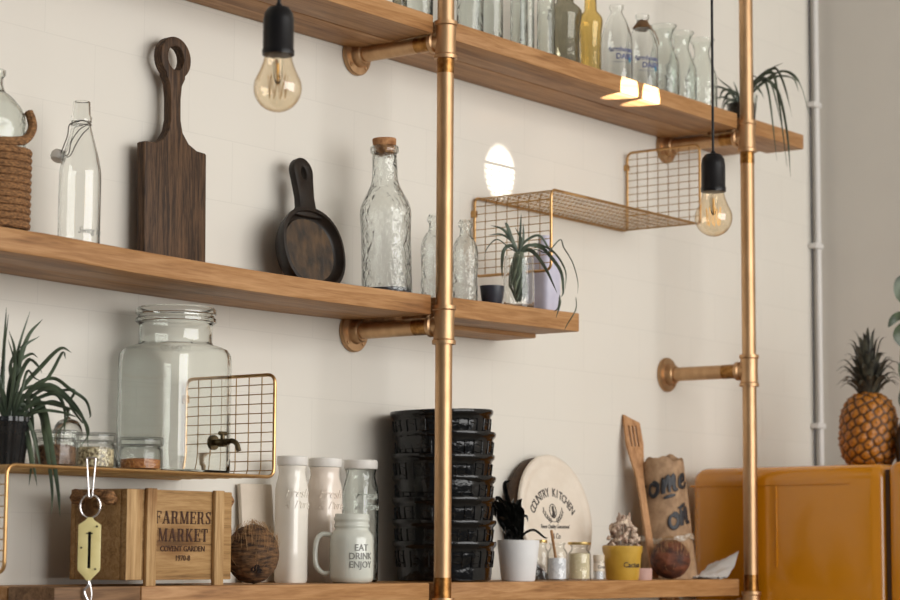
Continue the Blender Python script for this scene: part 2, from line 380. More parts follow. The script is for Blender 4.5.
# ------------------------------------------------------------------ shelf boards
def sag(X): return .008*X/.41 if X > 0 else -.0055*max(0, 1-((X+.41)/.43)**2)
def board(x0, x1, y0, y1, zt, th, label, mat='pine', bend=False):
    bm = bmesh.new(); bmesh.ops.create_cube(bm, size=1)
    L = x1-x0
    for v in bm.verts: v.co = Vector((v.co.x*L, (y0+y1)/2*0+v.co.y*(y1-y0), v.co.z*th-th/2))
    bmesh.ops.bevel(bm, geom=list(bm.edges), offset=.0022, segments=2, profile=.5, affect='EDGES')
    if bend:
        for k in range(1, 40):
            bmesh.ops.bisect_plane(bm, geom=list(bm.verts)+list(bm.edges)+list(bm.faces), plane_co=(-L/2+L*k/40, 0, 0), plane_no=(1, 0, 0))
        for v in bm.verts: v.co.z += sag(v.co.x+(x0+x1)/2)
    g = G().bm(bm)
    o = g.build('shelf_board', mat); o.location = ((x0+x1)/2, (y0+y1)/2, zt)
    return tag(o, label, 'shelf', 'pine shelf boards')
YF = -.181; YM = -.092
ZT, ZM, ZB = .9195, .4595, -.002
for x0, x1, l in ((-1.25, -.019, 'front plank of the highest shelf, left of both brass uprights'), (.018, .982, 'front plank of the highest shelf, between the two brass uprights'), (1.018, 1.262, 'short front plank end of the highest shelf, right of the brass uprights')):
    board(x0, x1, YF, YM, ZT, .031, 'pine '+l)
board(-1.25, 1.235, YM+.0015, -.002, ZT, .031, 'long pine back plank of the highest shelf, against the wall')
board(-1.35, -.019, YF, YM, ZM, .032, 'pine front plank of the middle shelf under the cutting board and corked bottle', bend=True)
board(.018, .412, YF, YM, ZM, .033, 'short pine front plank end of the middle shelf under the air plant', bend=True)
board(-1.35, -.002, YM+.0015, -.002, ZM, .030, 'pine back plank of the middle shelf behind the cutting board', bend=True)
board(0, .409, YM+.0015, -.002, ZM, .040, 'short thicker back plank of the middle shelf behind the air plant', bend=True)
board(-.663, -.019, YF, YM, ZB, .036, 'pine front plank of the lowest shelf under the bottles, mug and coconut')
board(-.823, -.665, YF, YM, ZB, .036, 'short darker front plank at the left end of the lowest shelf', 'pine_dark')
board(.018, .973, YF, YM, ZB, .032, 'pine front plank of the lowest shelf under the mustard flower pot')
board(-.823, .973, YM+.0015, -.002, ZB, .034, 'long pine back plank of the lowest shelf, against the wall')

# ------------------------------------------------------------------ brass wire shelves
def fillet(pts, r, n=5):
    out = []; m = len(pts)
    for i in range(m):
        p = Vector(pts[i]); a = (Vector(pts[i-1])-p).normalized(); b = (Vector(pts[(i+1) % m])-p).normalized()
        A = p+a*r; B = p+b*r
        for k in range(n+1):
            t = k/n; out.append(A*(1-t)**2+p*2*t*(1-t)+B*t*t)
    return out
def wire_shelf(x0, x1, zf, down, up, label, loc_y=-.004, dep=.168):
    t = thing('wire_wall_shelf', label, 'shelf', (x0, loc_y, zf), 0)
    L = x1-x0; Yf = -dep; Yb = -.002
    ro = .0026
    front = [(0, Yf, -down), (0, Yf, 0), (L, Yf, 0), (L, Yf, up)]; back = [(L, Yb, up), (L, Yb, 0), (0, Yb, 0), (0, Yb, -down)]
    g = G().tube(fillet(front+back, .014), ro, 8, closed=True)
    g.build('frame', 'brass_wire', t)
    w = G()
    def prof(s):     # distance along the profile -> (x, z)
        if s < down: return 0, -down+s
        if s < down+L: return s-down, 0
        return L, s-down-L
    n = int((down+L+up)/.0139)
    cross = G()
    for i in range(1, n):
        s = i*(down+L+up)/n; x, z = prof(s)
        near = min(abs(s-down), abs(s-down-L))
        if near < .009 and near > .001: x, z = x, z
        w.tube([(x, Yf, z), (x, Yb, z)], .00085, 5)
    for k in range(1, 7):
        y = Yf+(Yb-Yf)*k/7
        pts = [(0, y, -down), (0, y, -.014), (.004, y, -.004), (.014, y, 0), (L-.014, y, 0), (L-.004, y, .004), (L, y, .014), (L, y, up)]
        w.tube([(p[0], p[1], p[2]-.0012) for p in pts], .00085, 5)
    w.build('wire_grid', 'grid_wire', t)
    for z, x in ((-.03, 0), (up-.03, L)): G().box((x-.004, -.006, z-.006), (x+.004, .0038, z+.006), .001).build('wall_clip', 'brass_wire', t)
    return t
wire_shelf(.336, .848, .680, .143, .157, 'brass wire shelf with turned panels mounted between the top and middle shelves')
wire_shelf(-.913, -.400, .154, .137, .15, 'brass wire shelf on the left carrying the big glass dispenser and small jars', dep=.180)

# ------------------------------------------------------------------ glassware
def shell(prof, th=.0022):
    """outer profile from the base centre up to the lip -> outer + inner wall"""
    out = list(prof); inn = []
    for row in prof[::-1]:
        r = max(row[0]-th, 0); z = row[1]
        inn.append((r, max(z, th*2))+tuple(row[2:]))
    # inner floor
    return out+inn
def sm(prof, n=4):
    """smooth a profile"""
    P = [Vector((p[0], p[1], p[2] if len(p) > 2 else 2)) for p in prof]; o = spline(P, n)
    return [(max(p.x, 0), p.y, max(p.z, 2)) if p.z > 2.01 else (max(p.x, 0), p.y) for p in o]
def prof_sharp(*seqs): return [p for s in seqs for p in s]

def bottle(name, label, cat, loc, prof, mat='glass', th=.0022, group=None, seg=48, rz=0, part='glass_body'):
    t = thing(name, label, cat, loc, rz, group)
    G().lathe(shell(prof, th), seg).build(part, mat, t, 50); return t

# --- highest shelf
def tumbler_prof(r, h, r2=None): r2 = r2 or r; return [(0, 0), (r*.9, 0), (r, .004), (r2, h*.98), (r2, h)]
row = [(.1920, .0235, .215, 'first'), (.2692, .0205, .21, 'second'), (.3395, .0155, .23, 'third'), (.3800, .0125, .225, 'fourth'), (.4250, .0165, .23, 'fifth')]
for i, (x, r, h, nm) in enumerate(row):
    bottle('glass_vase', 'tall clear glass cylinder, %s to the right of the middle brass upright' % nm, 'vase', (x, -.1+.01*(i % 2), ZT), [(0, 0), (r*.93, 0), (r, .004), (r, h*.7), (r*.95, h*.85), (r, h)], 'glass_thick', .003, 'tall glass cylinders on the highest shelf')
bottle('glass_vase', 'wide clear glass cylinder on the highest shelf just left of the middle brass upright', 'vase', (.044, -.1, ZT), [(0, 0), (.023, 0), (.0255, .004), (.0255, .2)], 'glass_thick', .003, 'tall glass cylinders on the highest shelf')
bottle('glass_bottle', 'dark green glass bottle base peeping over the highest shelf left of the brass upright', 'bottle', (-.012, -.105, ZT), [(0, 0), (.010, 0), (.012, .004), (.012, .1), (.006, .14), (.006, .2)], 'glass_smoky', .002)
shp = lambda r, nr, h: [(0, 0), (r*.84, 0), (r*.88, .004), (r*.86, .01), (r*.85, h*.45), (r*.9, h*.62), (r, h*.74), (r*.99, h*.8), (r*.86, h*.84), (nr*1.05, h*.9), (nr*.95, h*1.1), (nr*.9, h*1.35), (nr*.9, h*1.6), (nr*1.1, h*1.61), (nr*1.1, h*1.68)]
bottle('glass_bottle', 'smoky grey shouldered bottle on the highest shelf beside the amber one', 'bottle', (.4868, -.1, ZT), shp(.0315, .0155, .150), 'glass_smoky', .0025)
bottle('glass_bottle', 'amber yellow bottle on the highest shelf between smoky bottle and milk bottle', 'bottle', (.5725, -.1, ZT), shp(.0230, .0115, .152), 'glass_amber', .0022)
def dairy(loc, label, twine):
    R = .0305
    t = bottle('milk_bottle', label, 'bottle', loc, sm([(0, 0), (R*.93, .0), (R, .005), (R, .09), (R*.93, .108), (R*.66, .134), (.0125, .150), (.0115, .156), (.0135, .160), (.0138, .166)], 4), 'glass', .002, 'printed milk bottles on the highest shelf')
    g = wrap(text_geo('farmhouse', .0135, .0003, .9, bold=.0003), R+.0004, .071, -.66); g.build('print', 'blue_ink', t)
    g = wrap(text_geo('DAIRY', .0150, .0003, .95, bold=.0004), R+.0004, .0565, -.38); g.build('print', 'blue_ink', t)
    g = wrap(G().box((-.018, -.0003, 0), (.010, .0003, .0007)), R+.0004, .0505, -.62); g.build('print', 'blue_ink', t)
    g = wrap(G().box((.008, -.0003, -.002), (.013, .0003, .007)), R+.0004, .0535, -.42); g.build('blue_mark', 'teal_ink', t)
    if twine:
        tag(ring_twine(loc), 'brown twine wound round the neck of the second milk bottle', 'twine')
    return t
def ring_twine(loc):
    g = G(); pts = []
    for i in range(120):
        a = i*2*PI/24; z = .139+.0024*(i/24)*1.4; r = .0208-(z-.136)*.72
        pts.append((r*math.cos(a), r*math.sin(a), z))
    g.tube(pts, .0018, 6)
    g.tube(spline([(-.010, -.016, .143), (.002, -.024, .132), (.014, -.026, .118), (.02, -.025, .108)], 5), .0011, 6)
    o = g.build('neck_twine', 'twine'); o.location = loc; return o
dairy((.6630, -.1, ZT), 'printed milk bottle on the highest shelf next to the amber bottle', False)
dairy((.7565, -.1, ZT), 'printed milk bottle on the highest shelf with brown twine round its neck', True)
cp = [(0, 0), (.027, 0), (.030, .006), (.031, .05), (.030, .085), (.022, .108), (.0165, .125), (.0155, .135), (.019, .148), (.0255, .158), (.0262, .1605)]
for x, y, dz, l in ((.8349, -.1, 0, 'nearest the milk bottles'), (.905, -.098, 0, 'between two like it'), (.982, -.1, 0, 'nearest the hanging plant')):
    bottle('glass_carafe', 'clear flared carafe on the highest shelf, '+l, 'carafe', (x, y, ZT), sm(cp, 3), 'glass_thick', .0022, 'flared glass carafes on the highest shelf')

def blade(g, pts, w, th=.0006, up=None, n=6, taper=1.0, seg=6):
    P = spline(pts, n)
    g.tube(P, lambda t: max(w*(math.sin(PI*min(1, (t*.9+.12)))**.7)*taper+.0002, .0002), seg, flat=th/w if w > th else 1, up=up, fix=up is not None)
SR = Vector((.6, -.8, 0)); UZ = Vector((0, 0, 1)); SD = Vector((.8, .6, 0))
def leafset(rows, mpp, mat, t, name='foliage', w=.003, up=None, origin=(0, 0, 0), th=.0006, lw=1.15):
    """rows: list of (points (right, up, away) in units of mpp, width)"""
    g = G(); o = Vector(origin); up = up or SD
    for pts, ww in rows:
        P = [o+SR*(p[0]*mpp)+UZ*(p[1]*mpp)+SD*((p[2] if len(p) > 2 else 0)*mpp) for p in pts]
        blade(g, P, ww*lw, th, (up+UZ*random.uniform(-.5, .9)+SR*random.uniform(-.6, .6)).normalized())
    return g.build(name, mat, t, 60)

t = thing('potted_spider_plant', 'drooping spider plant in a small glass pot at the right end of the highest shelf', 'plant', (1.078, -.137, ZT))
G().lathe(shell([(0, 0), (.022, 0), (.027, .005), (.032, .05), (.033, .056)], .0025), 40).build('glass_pot', 'glass_thick', t)
G().lathe([(0, .006), (.024, .006), (.0275, .04), (0, .042)], 32).build('soil', 'soil', t)
rows = []
base = (0, 18, 0)
for pts, w in [
    ([(0, 0), (-14, 22), (-26, 30), (-32, 24)], .0025), ([(0, 0), (-10, 24), (-20, 34), (-28, 48)], .0018), ([(0, 0), (-16, 12), (-28, 8), (-36, -6)], .002),
    ([(0, 0), (-5, 26), (-9, 36)], .002), ([(0, 0), (12, 30), (22, 44), (36, 52)], .0018), ([(0, 0), (6, 20), (16, 32), (24, 20), (27, -14)], .0028),
    ([(0, 0), (10, 30), (26, 42), (30, 8), (33, -44)], .0034), ([(0, 0), (14, 36), (29, 48), (34, 30), (38, -4), (36, -14)], .0028),
    ([(0, 0), (8, 22), (18, 30), (22, 0), (23, -40)], .003), ([(0, 0), (10, 24), (16, 34), (30, 10), (33, -20), (34, -52)], .0034),
    ([(0, 0), (18, 30), (38, 44), (52, 22), (56, -12), (54, -18)], .003), ([(0, 0), (16, 26), (32, 36), (46, 28), (49, 4)], .0028),
    ([(0, 0), (-4, 16), (-14, 18), (-20, -2)], .003), ([(0, 0), (4, 16), (9, 22), (14, 6), (15, -8)], .003), ([(0, 0), (-8, 10), (-16, 4), (-20, -10)], .0026),
    ([(0, 0), (-6, 20), (-18, 24), (-22, 10)], .0028), ([(0, 0), (3, 28), (6, 36), (12, 28)], .0025)]:
    rows.append(([(p[0], p[1]+18, random.uniform(-3, 3)*i) for i, p in enumerate(pts)], w))
rows = [([(p[0]*.98, (p[1]-18)*1.5+8 if p[1] < 10 and p[0] > 5 else 18+(p[1]-18)*.66, (-14*i if p[0] > 5 else p[2])-(24 if p[1] < 10 and p[0] > 5 else 0)) for i, p in enumerate(pts)], w) for pts, w in rows]
leafset(rows, .00205, 'leaf_dark', t, lw=1.0)

# --- middle shelf
t = thing('rope_wrapped_jug', 'glass jug wrapped in jute rope at the left end of the middle shelf', 'jug', (-.8830, -.098, ZM))
Rj = .0530
G().lathe(shell(sm([(0, .0), (Rj-.008, 0), (Rj-.005, .006), (Rj-.005, .1), (Rj-.005, .150), (Rj-.010, .170), (Rj-.024, .187), (.020, .194), (.0165, .202), (.0160, .212), (.0190, .217), (.0195, .223)], 4), .003), 48).build('glass_body', 'glass_thick', t)
g = G()
for k in range(11):
    z = .0052+k*.0098; g.tube([((Rj-.001)*math.cos(a*2*PI/64), (Rj-.001)*math.sin(a*2*PI/64), z+.0098*a/64) for a in range(65)], .0053, 8)
g.build('rope_wrap', 'rope', t)
g = G(); g.tube([SR*p[0]+UZ*p[1]+SD*p[2] for p in spline([(-.030, .120, -.046), (-.01, .118, -.053), (.015, .119, -.050), (.036, .121, -.035), (.050, .128, -.010), (.0565, .144, 0), (.0545, .158, .004), (.050, .168, .006)], 6)], .0062, 8)
g.build('rope_handle', 'rope', t)

t = thing('swing_top_bottle', 'clear swing top bottle with wire bail hanging open on the middle shelf', 'bottle', (-.7190, -.1, ZM+sag(-.719)))
G().lathe(shell(sm([(0, 0), (.0265, 0), (.0290, .004), (.0292, .02), (.0292, .10), (.027, .122), (.0205, .150), (.0145, .172), (.0125, .181)], 4)+[(.0145, .182), (.0148, .188), (.0130, .191), (.0122, .2095), (.0105, .211)], .002), 48).build('glass_body', 'glass', t, 50)
g = G(); g.tube([(.0140*math.cos(a*2*PI/24), .0140*math.sin(a*2*PI/24), .1795+.002*math.sin(a*PI/6)) for a in range(24)], .0008, 6, closed=True)
for sgn in (-1, 1):
    a = SD*(.0145*sgn); pts = [a+UZ*.180, a*.9+SR*(-.014)+UZ*.176, a*.8+SR*(-.017)+UZ*.160, a*.4+SR*(-.026)+UZ*.138]
    g.tube(spline(pts, 4), .0008, 6)
    g.tube(spline([a*.8+SR*.012+UZ*.177, a*1.05+UZ*.168, a+SR*(-.010)+UZ*.152, a*.4+SR*(-.016)+UZ*.135, a*.3+SR*(-.026)+UZ*.133], 4), .0008, 6)
bail = g.build('wire_bail', 'wire', t)
st = G().lathe([(0, 0), (.008, .001), (.0105, .005), (.0105, .010), (.0085, .014), (.006, .015), (0, .0155)], 24); st.xf(Matrix.Translation(SR*(-.034)+UZ*.1275) @ Matrix.Rotation(.5, 4, 'Y')); st.build('ceramic_stopper', 'white_glaze', bail)
g = wrap(text_geo('Swing Top', .013, .0003, .8, .35), .0294, .022, -.05); g.build('script', 'grey_ink', t)

# wooden paddle board, hole ring at the top
t = thing('paddle_cutting_board', 'dark rustic paddle cutting board with ring handle leaning on the wall', 'cutting board', (-.4640, -.032, ZM+sag(-.464)+.0003), 0, None, math.radians(-1.2))
w2 = .0655; hb = .194
out = [(-w2, 0), (w2, 0), (w2+.001, hb-.002), (w2-.002, hb), (.046, hb+.001), (.028, hb+.009), (.015, hb+.024), (.0105, hb+.042), (.0105, hb+.075), (.013, hb+.095), (.020, hb+.107)]
cz = hb+.137; out += arc((0, cz), .0325, math.radians(-52), math.radians(232), 28)
out += [(-.020, hb+.107), (-.013, hb+.095), (-.0105, hb+.075), (-.0105, hb+.042), (-.015, hb+.024), (-.026, hb+.009), (-.042, hb+.001), (-w2+.002, hb), (-w2-.001, hb-.002)]
hole = [(p[0]*.92, p[1]) for p in arc((0, cz), .0185, 0, 2*PI, 24)][:-1]
g = G().prism(out, -.0085, .0085, [hole], .0022); g.build('board', 'dark_wood', t)

# small dark pan-shaped dish
t = thing('handled_serving_dish', 'small dark oval dish with holed handle propped on the wall, middle shelf', 'serving dish', (-.1780, -.073, ZM+sag(-.178)+.0003), 0, None, math.radians(-10))
def oval(cx, cz, a, b, n=40, p=2.2): return [(cx+a*math.copysign(abs(math.cos(2*PI*k/n))**(2/p), math.cos(2*PI*k/n)), cz+b*math.copysign(abs(math.sin(2*PI*k/n))**(2/p), math.sin(2*PI*k/n))) for k in range(n)]
g = G(); v = []; rings = [(.050, .048, .032), (.066, .058, .014), (.0745, .0655, -.004), (.0745, .0660, -.008), (.0690, .060, -.009), (.0650, .056, .002), (.060, .051, .006), (.02, .02, .007)]
n = 48; f = []
for a, b, y in rings: v += [(x, y, z) for x, z in oval(0, .0665, a, b, n)]
for i in range(len(rings)-1):
    for k in range(n): f.append((i*n+k, i*n+(k+1) % n, (i+1)*n+(k+1) % n, (i+1)*n+k))
f.append(tuple(range(n))); f.append(tuple((len(rings)-1)*n+k for k in range(n))); g.add(v, f); g.build('dish_bowl', 'iron', t, 60)
t.scale = (1, 1, 1.035)
G().prism(oval(0, .0665, .058, .049, 40), .0035, .0058).build('worn_inner_face', 'patina', t)
out = [(-.034, .118), (-.020, .134), (-.0185, .150), (-.0215, .178)]+arc((0, .190), .0235, PI, 0, 14)+[(.0215, .178), (.0185, .150), (.020, .134), (.034, .118)]
hole = [(p[0]*.62, p[1]) for p in arc((0, .188), .0105, 0, 2*PI, 18)][:-1]
G().prism(out, -.005, .008, [hole], .002).build('handle', 'iron', t)

t = thing('corked_bottle', 'tall embossed clear glass bottle with cork on the middle shelf', 'bottle', (-.0325, -.1, ZM+.0016))
t.rotation_euler.y = math.radians(-2.4)
Rb = .0412
G().lathe(shell(sm([(0, 0), (Rb-.003, 0), (Rb, .005), (Rb, .02), (Rb-.0005, .1), (Rb+.001, .135), (Rb-.003, .152), (Rb-.013, .172), (.0215, .190), (.0205, .225), (.0200, .232), (.0228, .235), (.0232, .243), (.021, .246)], 4), .003), 56).build('glass_body', 'glass_emboss', t, 50)
G().lathe([(0, .004), (Rb-.005, .004), (Rb-.0045, .012), (0, .012)], 40).build('dark_base', 'slate', t)
G().lathe([(0, .232), (.0165, .232), (.0172, .2465), (.0192, .247), (.0198, .257), (.0185, .2585), (0, .259)], 32).build('cork', 'cork', t)

def small_bottle(x, label, h=.149):
    return bottle('small_bottle', label, 'bottle', (x, -.1, ZM+max(0, sag(x))), sm([(0, 0), (.020, 0), (.022, .004), (.0225, .03), (.021, .05), (.0225, .075), (.0215, .100), (.015, .116), (.0105, .122), (.0100, .134), (.0125, .138), (.0125, .143), (.0105, .1465), (.0100, h)], 4), 'glass_emboss', .002, 'small embossed bottles on the middle shelf')
small_bottle(.094, 'small embossed clear bottle partly hidden left of the middle brass upright')
small_bottle(.181, 'small embossed clear bottle just right of the middle brass upright')
t = thing('small_bowl', 'tiny slate blue bowl on the middle shelf beside the air plant', 'bowl', (.2050, -.140, ZM+sag(.205)))
G().lathe([(0, .0), (.014, 0), (.018, .008), (.0215, .034), (.0205, .034), (.017, .01), (0, .006)], 36).build('bowl_body', 'slate', t)

t = thing('air_plant_jar', 'grey green air plant spilling out of a clear glass jar', 'plant', (.2700, -.150, ZM+sag(.27)))
G().lathe(shell(sm([(0, 0), (.022, 0), (.0265, .005), (.027, .04), (.026, .08), (.025, .09)], 3), .002), 40).build('glass_jar', 'glass', t)
g = G()
for i in range(46):
    a = random.uniform(0, 2*PI); r = random.uniform(.004, .020); z0 = .008+random.random()*.02
    P = [(r*.5*math.cos(a), r*.5*math.sin(a), z0), (r*math.cos(a+.8), r*math.sin(a+.8), .04), (r*.8*math.cos(a+1.4), r*.8*math.sin(a+1.4), .07), (.008*math.cos(a+2), .008*math.sin(a+2), .098)]
    blade(g, P, .0018, .0007)
g.build('leaf_mass', 'leaf_grey', t, 60)
m0 = .00176; rows = []
for pts, w in [([(0, 0), (1, 18), (2, 40)], .0018), ([(0, 0), (4, 14), (4, 30)], .0022), ([(0, 0), (-6, 12), (-12, 28), (-14, 30)], .0028), ([(0, 0), (-8, 14), (-16, 24), (-28, 28)], .0022),
               ([(0, 0), (-7, 12), (-18, 19), (-30, 18)], .0016), ([(0, 0), (-8, 8), (-15, 3), (-17, -12), (-17, -28)], .0026), ([(0, 0), (8, 8), (22, 6), (32, -6), (40, -22), (42, -40), (40, -46)], .0026),
               ([(0, 0), (8, 4), (16, -2), (26, -20), (36, -42)], .0030), ([(0, 0), (10, 8), (20, 9), (34, 0), (44, -20), (44, -38)], .0016), ([(0, 0), (6, 12), (20, 18), (30, 4), (36, -2)], .0018),
               ([(0, 0), (16, 4), (27, 0), (40, 14), (44, 6), (52, -10), (56, -30), (56, -42)], .0009), ([(0, 0), (-10, 6), (-22, 14), (-32, 4), (-34, -8)], .0008), ([(0, 0), (3, 12), (-4, 26)], .0018),
               ([(40, -40), (39, -52), (35, -66)], .0012), ([(40, -40), (37, -56), (33, -60)], .0010), ([(56, -42), (54, -58), (46, -72), (43, -78)], .0007)]:
    rows.append(([(p[0], p[1]+54, (-2 if p[1] > 0 else -12 if p[1] > -20 else -29) if i else 0) for i, p in enumerate(pts)], w))
leafset(rows, m0, 'leaf_dark', t, 'trailing_leaves')

t = thing('lavender_bottle', 'pale lavender frosted bottle behind the air plant on the middle shelf', 'bottle', (.3860, -.123, ZM+sag(.386)))
G().lathe([(0, 0, 5), (.022, 0, 5), (.0235, .003, 5), (.0240, .085, 5), (.0225, .100, 4), (.013, .110), (.0105, .116), (.0105, .140), (.0, .140)], 48).build('bottle_body', 'lavender', t)

# --- lower wire shelf contents
ZL = .1555
t = thing('potted_plant', 'spider plant with long dark leaves in a ribbed black pot on the wire shelf', 'plant', (-.856, -.115, ZL))
G().lathe([(0, 0), (.024, 0), (.0255, .003), (.0320, .056), (.034, .058), (.034, .064), (.031, .064), (.029, .05), (0, .05)], 96, nfl=20, flute=.025).build('pot', 'black_pot', t)
G().lathe([(0, .05), (.0285, .05), (0, .056)], 32).build('soil', 'soil', t)
rows = []
for pts, w in [([(-2, 0), (-4, 50), (-3, 116)], .0030), ([(2, 0), (6, 50), (12, 80), (21, 112)], .0022), ([(3, 0), (10, 50), (20, 86), (34, 104)], .0034), ([(4, 0), (16, 34), (34, 56), (54, 74), (66, 70)], .0032),
               ([(4, 0), (22, 34), (44, 46), (64, 34), (78, 24), (84, 10), (83, 6)], .0026), ([(3, 0), (20, 28), (44, 38), (66, 22), (80, 0), (86, -26)], .0034), ([(3, 0), (26, 22), (48, 30), (58, 14), (61, -16)], .0030),
               ([(2, 0), (12, 40), (22, 62), (32, 58), (36, 50)], .0022), ([(3, 0), (14, 26), (24, 22), (28, -4), (30, -12)], .0034), ([(3, 0), (14, 12), (26, -2), (38, -44)], .0036),
               ([(2, 0), (20, 28), (36, 16), (46, -12), (56, -62), (60, -92)], .0044), ([(2, 0), (10, 18), (20, -2), (30, -36), (36, -62)], .0036), ([(0, 0), (-6, 40), (-20, 70), (-30, 60)], .0034),
               ([(0, 0), (-14, 30), (-34, 40), (-50, 10)], .0034), ([(0, 0), (2, 40), (10, 60), (22, 70), (30, 66)], .0030), ([(0, 0), (6, 30), (8, 70), (2, 92)], .0026), ([(2, 0), (30, 20), (60, 16), (76, 10)], .0028),
               ([(1, 0), (-10, 26), (-22, 24), (-30, -10)], .0034), ([(2, 0), (8, 36), (4, 60), (16, 78)], .003), ([(0, 0), (-4, 30), (-12, 56), (-8, 74)], .003)]:
    k = random.choice((-1, 1))
    rows.append(([(p[0], p[1]+42, -4*i if p[1] < -10 else k*random.uniform(0, 5)*min(i, 2)-1*i) for i, p in enumerate(pts)], w))
rows += [([(p[0]*random.uniform(.8, 1.08)+random.uniform(-3, 3), p[1]*random.uniform(.85, 1.0), p[2]+random.uniform(-3, 6)) for p in pts], w*.85) for pts, w in rows]
leafset(rows, .00133, 'leaf', t, lw=.85)

def storage_jar(loc, fill, label, h=.050, R=.0300, lv=.62):
    t = thing('storage_jar', label, 'jar', loc, 0, 'small glass storage jars on the wire shelf')
    G().lathe(shell([(0, 0), (R*.93, 0), (R, .004), (R, h*.62), (R*.97, h*.68), (R*.9, h*.70), (R*.9, h*.74)], .0022), 40).build('glass_body', 'glass_jar', t, 50)
    G().lathe([(0, h*.745), (R*.98, h*.745), (R*1.03, h*.78), (R*1.03, h*.97), (R*.98, h), (0, h), (0, h*.95), (R*.93, h*.95), (R*.95, h*.79), (0, h*.79)], 40).build('glass_lid', 'glass_jar', t, 50)
    G().lathe([(0, .004), (R*.88, .004), (R*.9, h*lv*.9), (R*.6, h*lv), (0, h*lv*1.02)], 32).build('filling', fill, t)
    return t
storage_jar((-.7800, -.130, ZL), 'seed_brown', 'small glass jar of dark brown filling beside the black ribbed pot')
storage_jar((-.7040, -.125, ZL), 'seed_pale', 'small glass jar of pale seeds, middle of the jars on the wire shelf')
storage_jar((-.6260, -.136, ZL), 'seed_orange', 'small glass jar with low orange brown filling beside the dispenser', .047, .031, .38)
bottle('glass_cloche', 'small domed clear glass cloche behind the storage jars on the wire shelf', 'cloche', (-.6780, -.045, ZL), sm([(.0215, 0), (.021, .04), (.020, .058), (.014, .070), (.003, .075), (.004, .082), (0, .088)], 4), 'glass', .001)

t = thing('drink_dispenser', 'large square glass drink dispenser with bronze tap on the wire shelf', 'dispenser', (-.4985, -.0765, ZL))
A = .0655
pr = [(0, 0, 6), (A*.95, 0, 6), (A, .005, 6), (A, .03, 6), (A, .168, 6), (A*.99, .176, 5.5), (A*.955, .183, 4.5), (A*.90, .187, 3), (.0545, .190, 2.05), (.0535, .194), (.0535, .218), (.055, .2205), (.0590, .223), (.0590, .2275), (.0560, .230), (.0560, .232), (.0590, .2345), (.0588, .241), (.0560, .244)]
G().lathe(shell(pr, .0035), 72).build('glass_body', 'glass_disp', t, 50)
tp = G().cyl((0, 0, 0), (0, -.006, 0), .0150, 28); tp.cyl((0, -.006, 0), (0, -.044, 0), .0062, 20); tp.cyl((0, -.020, -.001), (0, -.036, -.001), .0085, 20)
tp.tube(spline([(0, -.040, 0), (0, -.054, .002), (0, -.066, -.004), (0, -.072, -.018)], 5), .0052, 16)
TS = Matrix.Translation((.011, -A-.0005, .046)) @ Matrix.Scale(.72, 4); tp.xf(TS); tap_o = tp.build('tap', 'bronze', t)
hd = G().cyl((0, -.028, .006), (0, -.028, .0150), .0045, 16); hd.tube([(-.009, -.028, .0175), (.009, -.028, .0175)], .0042, 12)
hd.xf(TS); hd.build('tap_handle', 'bronze', tap_o)

# luggage scale hanging from the wire shelf rail
t = thing('hanging_spring_scale', 'cream yellow pocket spring scale hanging from the wire shelf rail', 'scale', (-.7710, -.1895, .1640), math.radians(-46))
g = G(); g.tube(fillet([(-.0062, 0, .004), (.0058, 0, .004), (.0020, 0, -.0485), (-.0020, 0, -.0485)], .0022, 4), .0014, 8, closed=True); g.build('snap_hook', 'steel', t)
g = G(); g.tube([(.0132*math.cos(a*2*PI/32), .0016, -.0600+.0155*math.sin(a*2*PI/32)) for a in range(32)], .0013, 8, closed=True); g.build('ring', 'steel', t)
z0 = -.0745; W = .0148
out = [(-.003, z0), (.003, z0), (.006, z0-.004), (W, z0-.010), (W*1.0, z0-.066), (W*.97, z0-.070), (.005, z0-.080), (.003, z0-.083), (-.003, z0-.083), (-.005, z0-.080), (-W*.97, z0-.070), (-W, z0-.066), (-W, z0-.010), (-.006, z0-.004)]
sc = G().prism(out, -.003, .003, [[(-.0020, z0-.019), (.0020, z0-.019), (.0020, z0-.067), (-.0020, z0-.067)]], .0006); sc.build('scale_plate', 'scale_plate', t)
G().box((-.004, .0032, z0-.072), (.004, .006, z0-.014), .001).build('spring_tube', 'black_plastic', t)
for x, z in ((.0095, z0-.012), (-.0105, z0-.040), (.0085, z0-.068)): G().cyl((x, -.0028, z), (x, -.0042, z), .0013, 10).build('rivet', 'black_plastic', t)
G().box((-.0042, -.0040, z0-.022), (.0042, -.0030, z0-.0205)).build('pointer', 'black_plastic', t)
g = G(); g.tube(spline([(0, 0, z0-.082), (0, 0, z0-.090), (-.005, 0, z0-.098), (.004, 0, z0-.118), (.006, 0, z0-.128), (0, 0, z0-.134), (-.006, 0, z0-.128)], 6), .0017, 8); g.tube(spline([(.001, .0, z0-.084), (.004, .0015, z0-.098), (.0035, .0015, z0-.110)], 4), .0012, 6); g.build('load_hook', 'steel', t)

# --- lowest shelf
# crate
t = thing('wooden_crate', 'rustic wooden crate lettered FARMERS MARKET with rope handles on the lowest shelf', 'crate', (-.684, -.169, ZB))
W, D, H = .212, .108, .132
G().box((0, 0, .008), (W, .010, H), .0012).build('front_panel', 'pine_end', t)
G().box((0, D-.010, .008), (W, D, H), .0012).build('back_panel', 'pine_end', t)
def end_panel(x0, x1):
    y0, y1 = .0105, D-.0105; yc, zc, rr = D*.5, .116, .009
    out = [(y0, .008), (y1, .008), (y1, H), (y0, H)]
    hole = [(yc+p[0]*1.4, zc-.004+p[1]*.8) for p in arc((0, 0), rr, 0, 2*PI, 16)][:-1]
    g = G().prism(out, 0, x1-x0, [hole], .0008); g.map(lambda p: Vector((x0+p.y, p.x, p.z))); return g
end_panel(0, .010).build('end_panel', 'pine_end', t); end_panel(W-.010, W).build('end_panel', 'pine_end', t)
